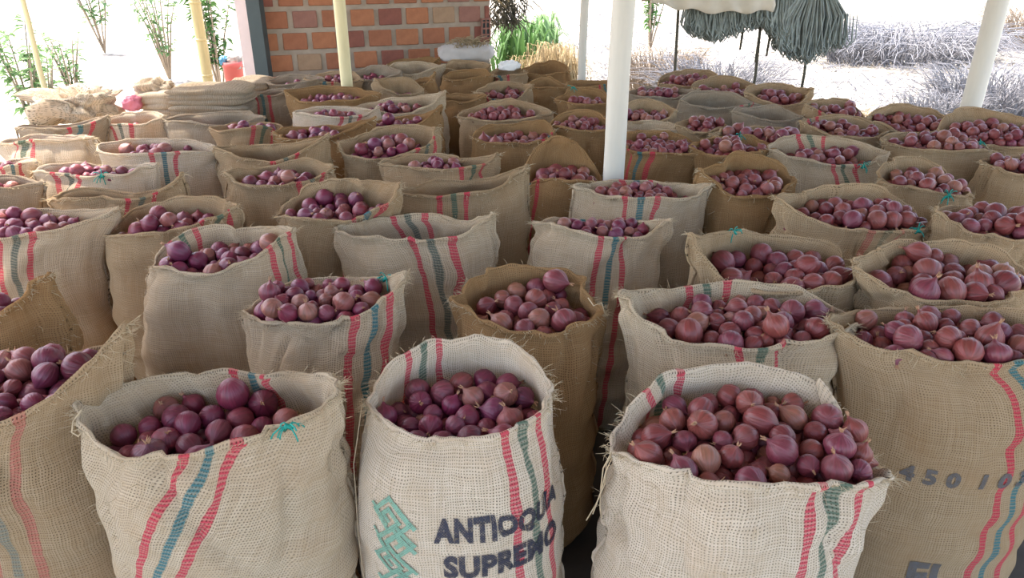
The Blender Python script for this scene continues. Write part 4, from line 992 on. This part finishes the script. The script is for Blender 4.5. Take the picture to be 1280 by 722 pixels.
# dry litter strewn over the sunlit ground
rs = random.Random(404); mb = MB()
for k in range(9000):
    y = 7.4 + 12 * rs.random() ** 1.6; x = rs.uniform(-.1, .85) * y + rs.uniform(-.3, .3); z = gz(x, y) + .02; a = rs.uniform(0, 6.28); L_ = rs.uniform(.08, .34); d_ = Vector((math.cos(a), math.sin(a), rs.uniform(0, .5))) * L_
    q = Vector((x, y, z)); mb.tube([q, q + d_ * .5 + Vector((0, 0, L_ * .2)), q + d_], [.006, .005, .002], 3, False)
tag(mb.build('ground_litter', M['twig_grey'], smooth=True), 'dry twigs and stalks strewn over the sunlit ground', 'litter', kind='stuff')
# drooping dry grass clump and green plant right of the brick wall
def blades(name, px, y, n, seed, mat, label, ht, spread, W, droop, cat):
    c = at_y(px, 60, y); z = gz(c.x, y); rs = random.Random(seed); mb = MB()
    for k in range(n):
        a = rs.uniform(0, 6.28); b_ = Vector((rs.gauss(0, spread * .25), rs.gauss(0, spread * .25), 0)); o_ = Vector((math.cos(a), math.sin(a), 0)) * spread * rs.uniform(.3, 1.0); h_ = ht * rs.uniform(.65, 1.05); w_ = W * rs.uniform(.6, 1.2)
        sd = Vector((-math.sin(a), math.cos(a), 0)); V = []; 
        for i in range(7):
            f_ = i / 6; q = b_ + o_ * f_ ** 1.4 + Vector((0, 0, h_ * (math.sin(min(1, f_ * 1.15) * math.pi * .5) - droop * max(0, f_ - .45) ** 1.5)))
            ww = w_ * (1 - f_ ** 2.2) + .0008; V += [q + sd * ww * .5, q + Vector((0, 0, -ww * .3)), q - sd * ww * .5]
        F = []
        for i in range(6): F += [(i * 3, i * 3 + 1, i * 3 + 4, i * 3 + 3), (i * 3 + 1, i * 3 + 2, i * 3 + 5, i * 3 + 4)]
        mb.add(V, F)
    return tag(mb.build(name, M[mat], smooth=True, loc=(c.x, y, z)), label, cat)
blades('grass_clump', 698, 7.7, 520, 91, 'straw', 'large drooping clump of dry grass right of the brick wall', 1.12, .42, .012, 1.6, 'grass')
blades('grass_clump', 664, 7.9, 260, 92, 'straw', 'smaller brown grass clump beside the green leafy plant', .95, .34, .011, 1.5, 'grass')
blades('leafy_plant', 640, 8.2, 130, 93, 'leaf', 'green leafy plant just right of the brick wall', 1.25, .42, .045, 1.0, 'plant')
blades('leafy_plant', 672, 9.4, 110, 94, 'leaf_glare', 'sunlit green plant behind the dry grass clump', 1.25, .5, .045, 1.0, 'plant')
# dark bundle of thatch with cut canes at the wall's right end
c = at_y(630, 10, 7.45); rs = random.Random(95); mb = MB()
for k in range(330):
    q = Vector((rs.gauss(0, .085), rs.gauss(0, .06), rs.uniform(-.14, .30))); d_ = Vector((rs.uniform(-.1, .13), rs.uniform(-.1, .1), rs.uniform(-.18, -.02)))
    mb.tube([q, q + d_ * .5 + Vector((rs.uniform(-.03, .03), 0, 0)), q + d_], [.006, .006, .003], 4, False)
tb = tag(mb.build('thatch_bundle', M['dark_stick'], smooth=True, loc=(c.x + .02, 7.45, c.z)), 'dark bundle of thatch and canes tied at the right end of the wall', 'bundle')
for k in range(4):
    a = Vector((-.05 + .03 * k, -.08, .03 + .05 * k)); MB().tube([a + Vector((-.06, 0, .07)), a + Vector((.05, -.02, -.02))], .010, 8).build('cane', M['straw'], tb, True)
MB().tube([(0, .02, .25), (0, .02, ROOF_Z - c.z)], .006, 6).build('rope', M['fray'], tb, True)

# plants in the glare on the left
def shrub(px, y, ht, rad, n, seed, mat, label, leafL=.12, leafW=.05):
    c = at_y(px, 60, y); z = gz(c.x, y); rs = random.Random(seed); root = empty('leafy_shrub', (c.x, y, z)); tag(root, label, 'shrub')
    st_ = MB(); lf = MB()
    for k in range(9):
        a = rs.uniform(0, 6.28); tip = Vector((math.cos(a) * rad * rs.uniform(.2, 1), math.sin(a) * rad * rs.uniform(.2, 1), ht * rs.uniform(.7, 1))); P = [Vector((0, 0, 0)), tip * .5 + Vector((0, 0, ht * .1)), tip]; st_.tube(P, [.014, .010, .004], 5)
        for j in range(n // 9):
            f_ = rs.uniform(.25, 1); q = (P[0] * (1 - f_) + P[1] * f_) * (1 - f_) + (P[1] * (1 - f_) + P[2] * f_) * f_; b_ = rs.uniform(0, 6.28)
            lf.leaf(q, (math.cos(b_), math.sin(b_), rs.uniform(-.3, .7)), leafL * rs.uniform(.6, 1.3), leafW * rs.uniform(.7, 1.2), rs.uniform(.1, .6))
    st_.build('stem', M['twig'], root, True); o_ = lf.build('foliage', M[mat], root); o_['kind'] = 'stuff'
    return root
shrub(18, 7.6, 1.35, .38, 330, 101, 'leaf_glare', 'green shrub with brown stems at the far left edge', .13, .05)
shrub(42, 8.4, .95, .22, 150, 102, 'leaf_glare', 'small brownish-green shrub left of the thin pole', .10, .04)
shrub(78, 9.2, 1.0, .30, 170, 103, 'leaf_glare', 'pale green shrub right of the thin pole', .11, .045)
shrub(205, 11.0, 1.6, .40, 200, 104, 'leaf_glare', 'faint green shrub left of the bamboo pole', .13, .05)
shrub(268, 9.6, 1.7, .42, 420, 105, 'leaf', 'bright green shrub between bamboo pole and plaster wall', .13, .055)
shrub(130, 13.5, 1.9, .6, 220, 106, 'leaf_glare', 'washed-out distant shrub above the crumpled sacks', .15, .06)
shrub(812, 13.0, 1.7, .6, 260, 107, 'leaf', 'dark green shrub at the top right of the thick white post', .14, .06)
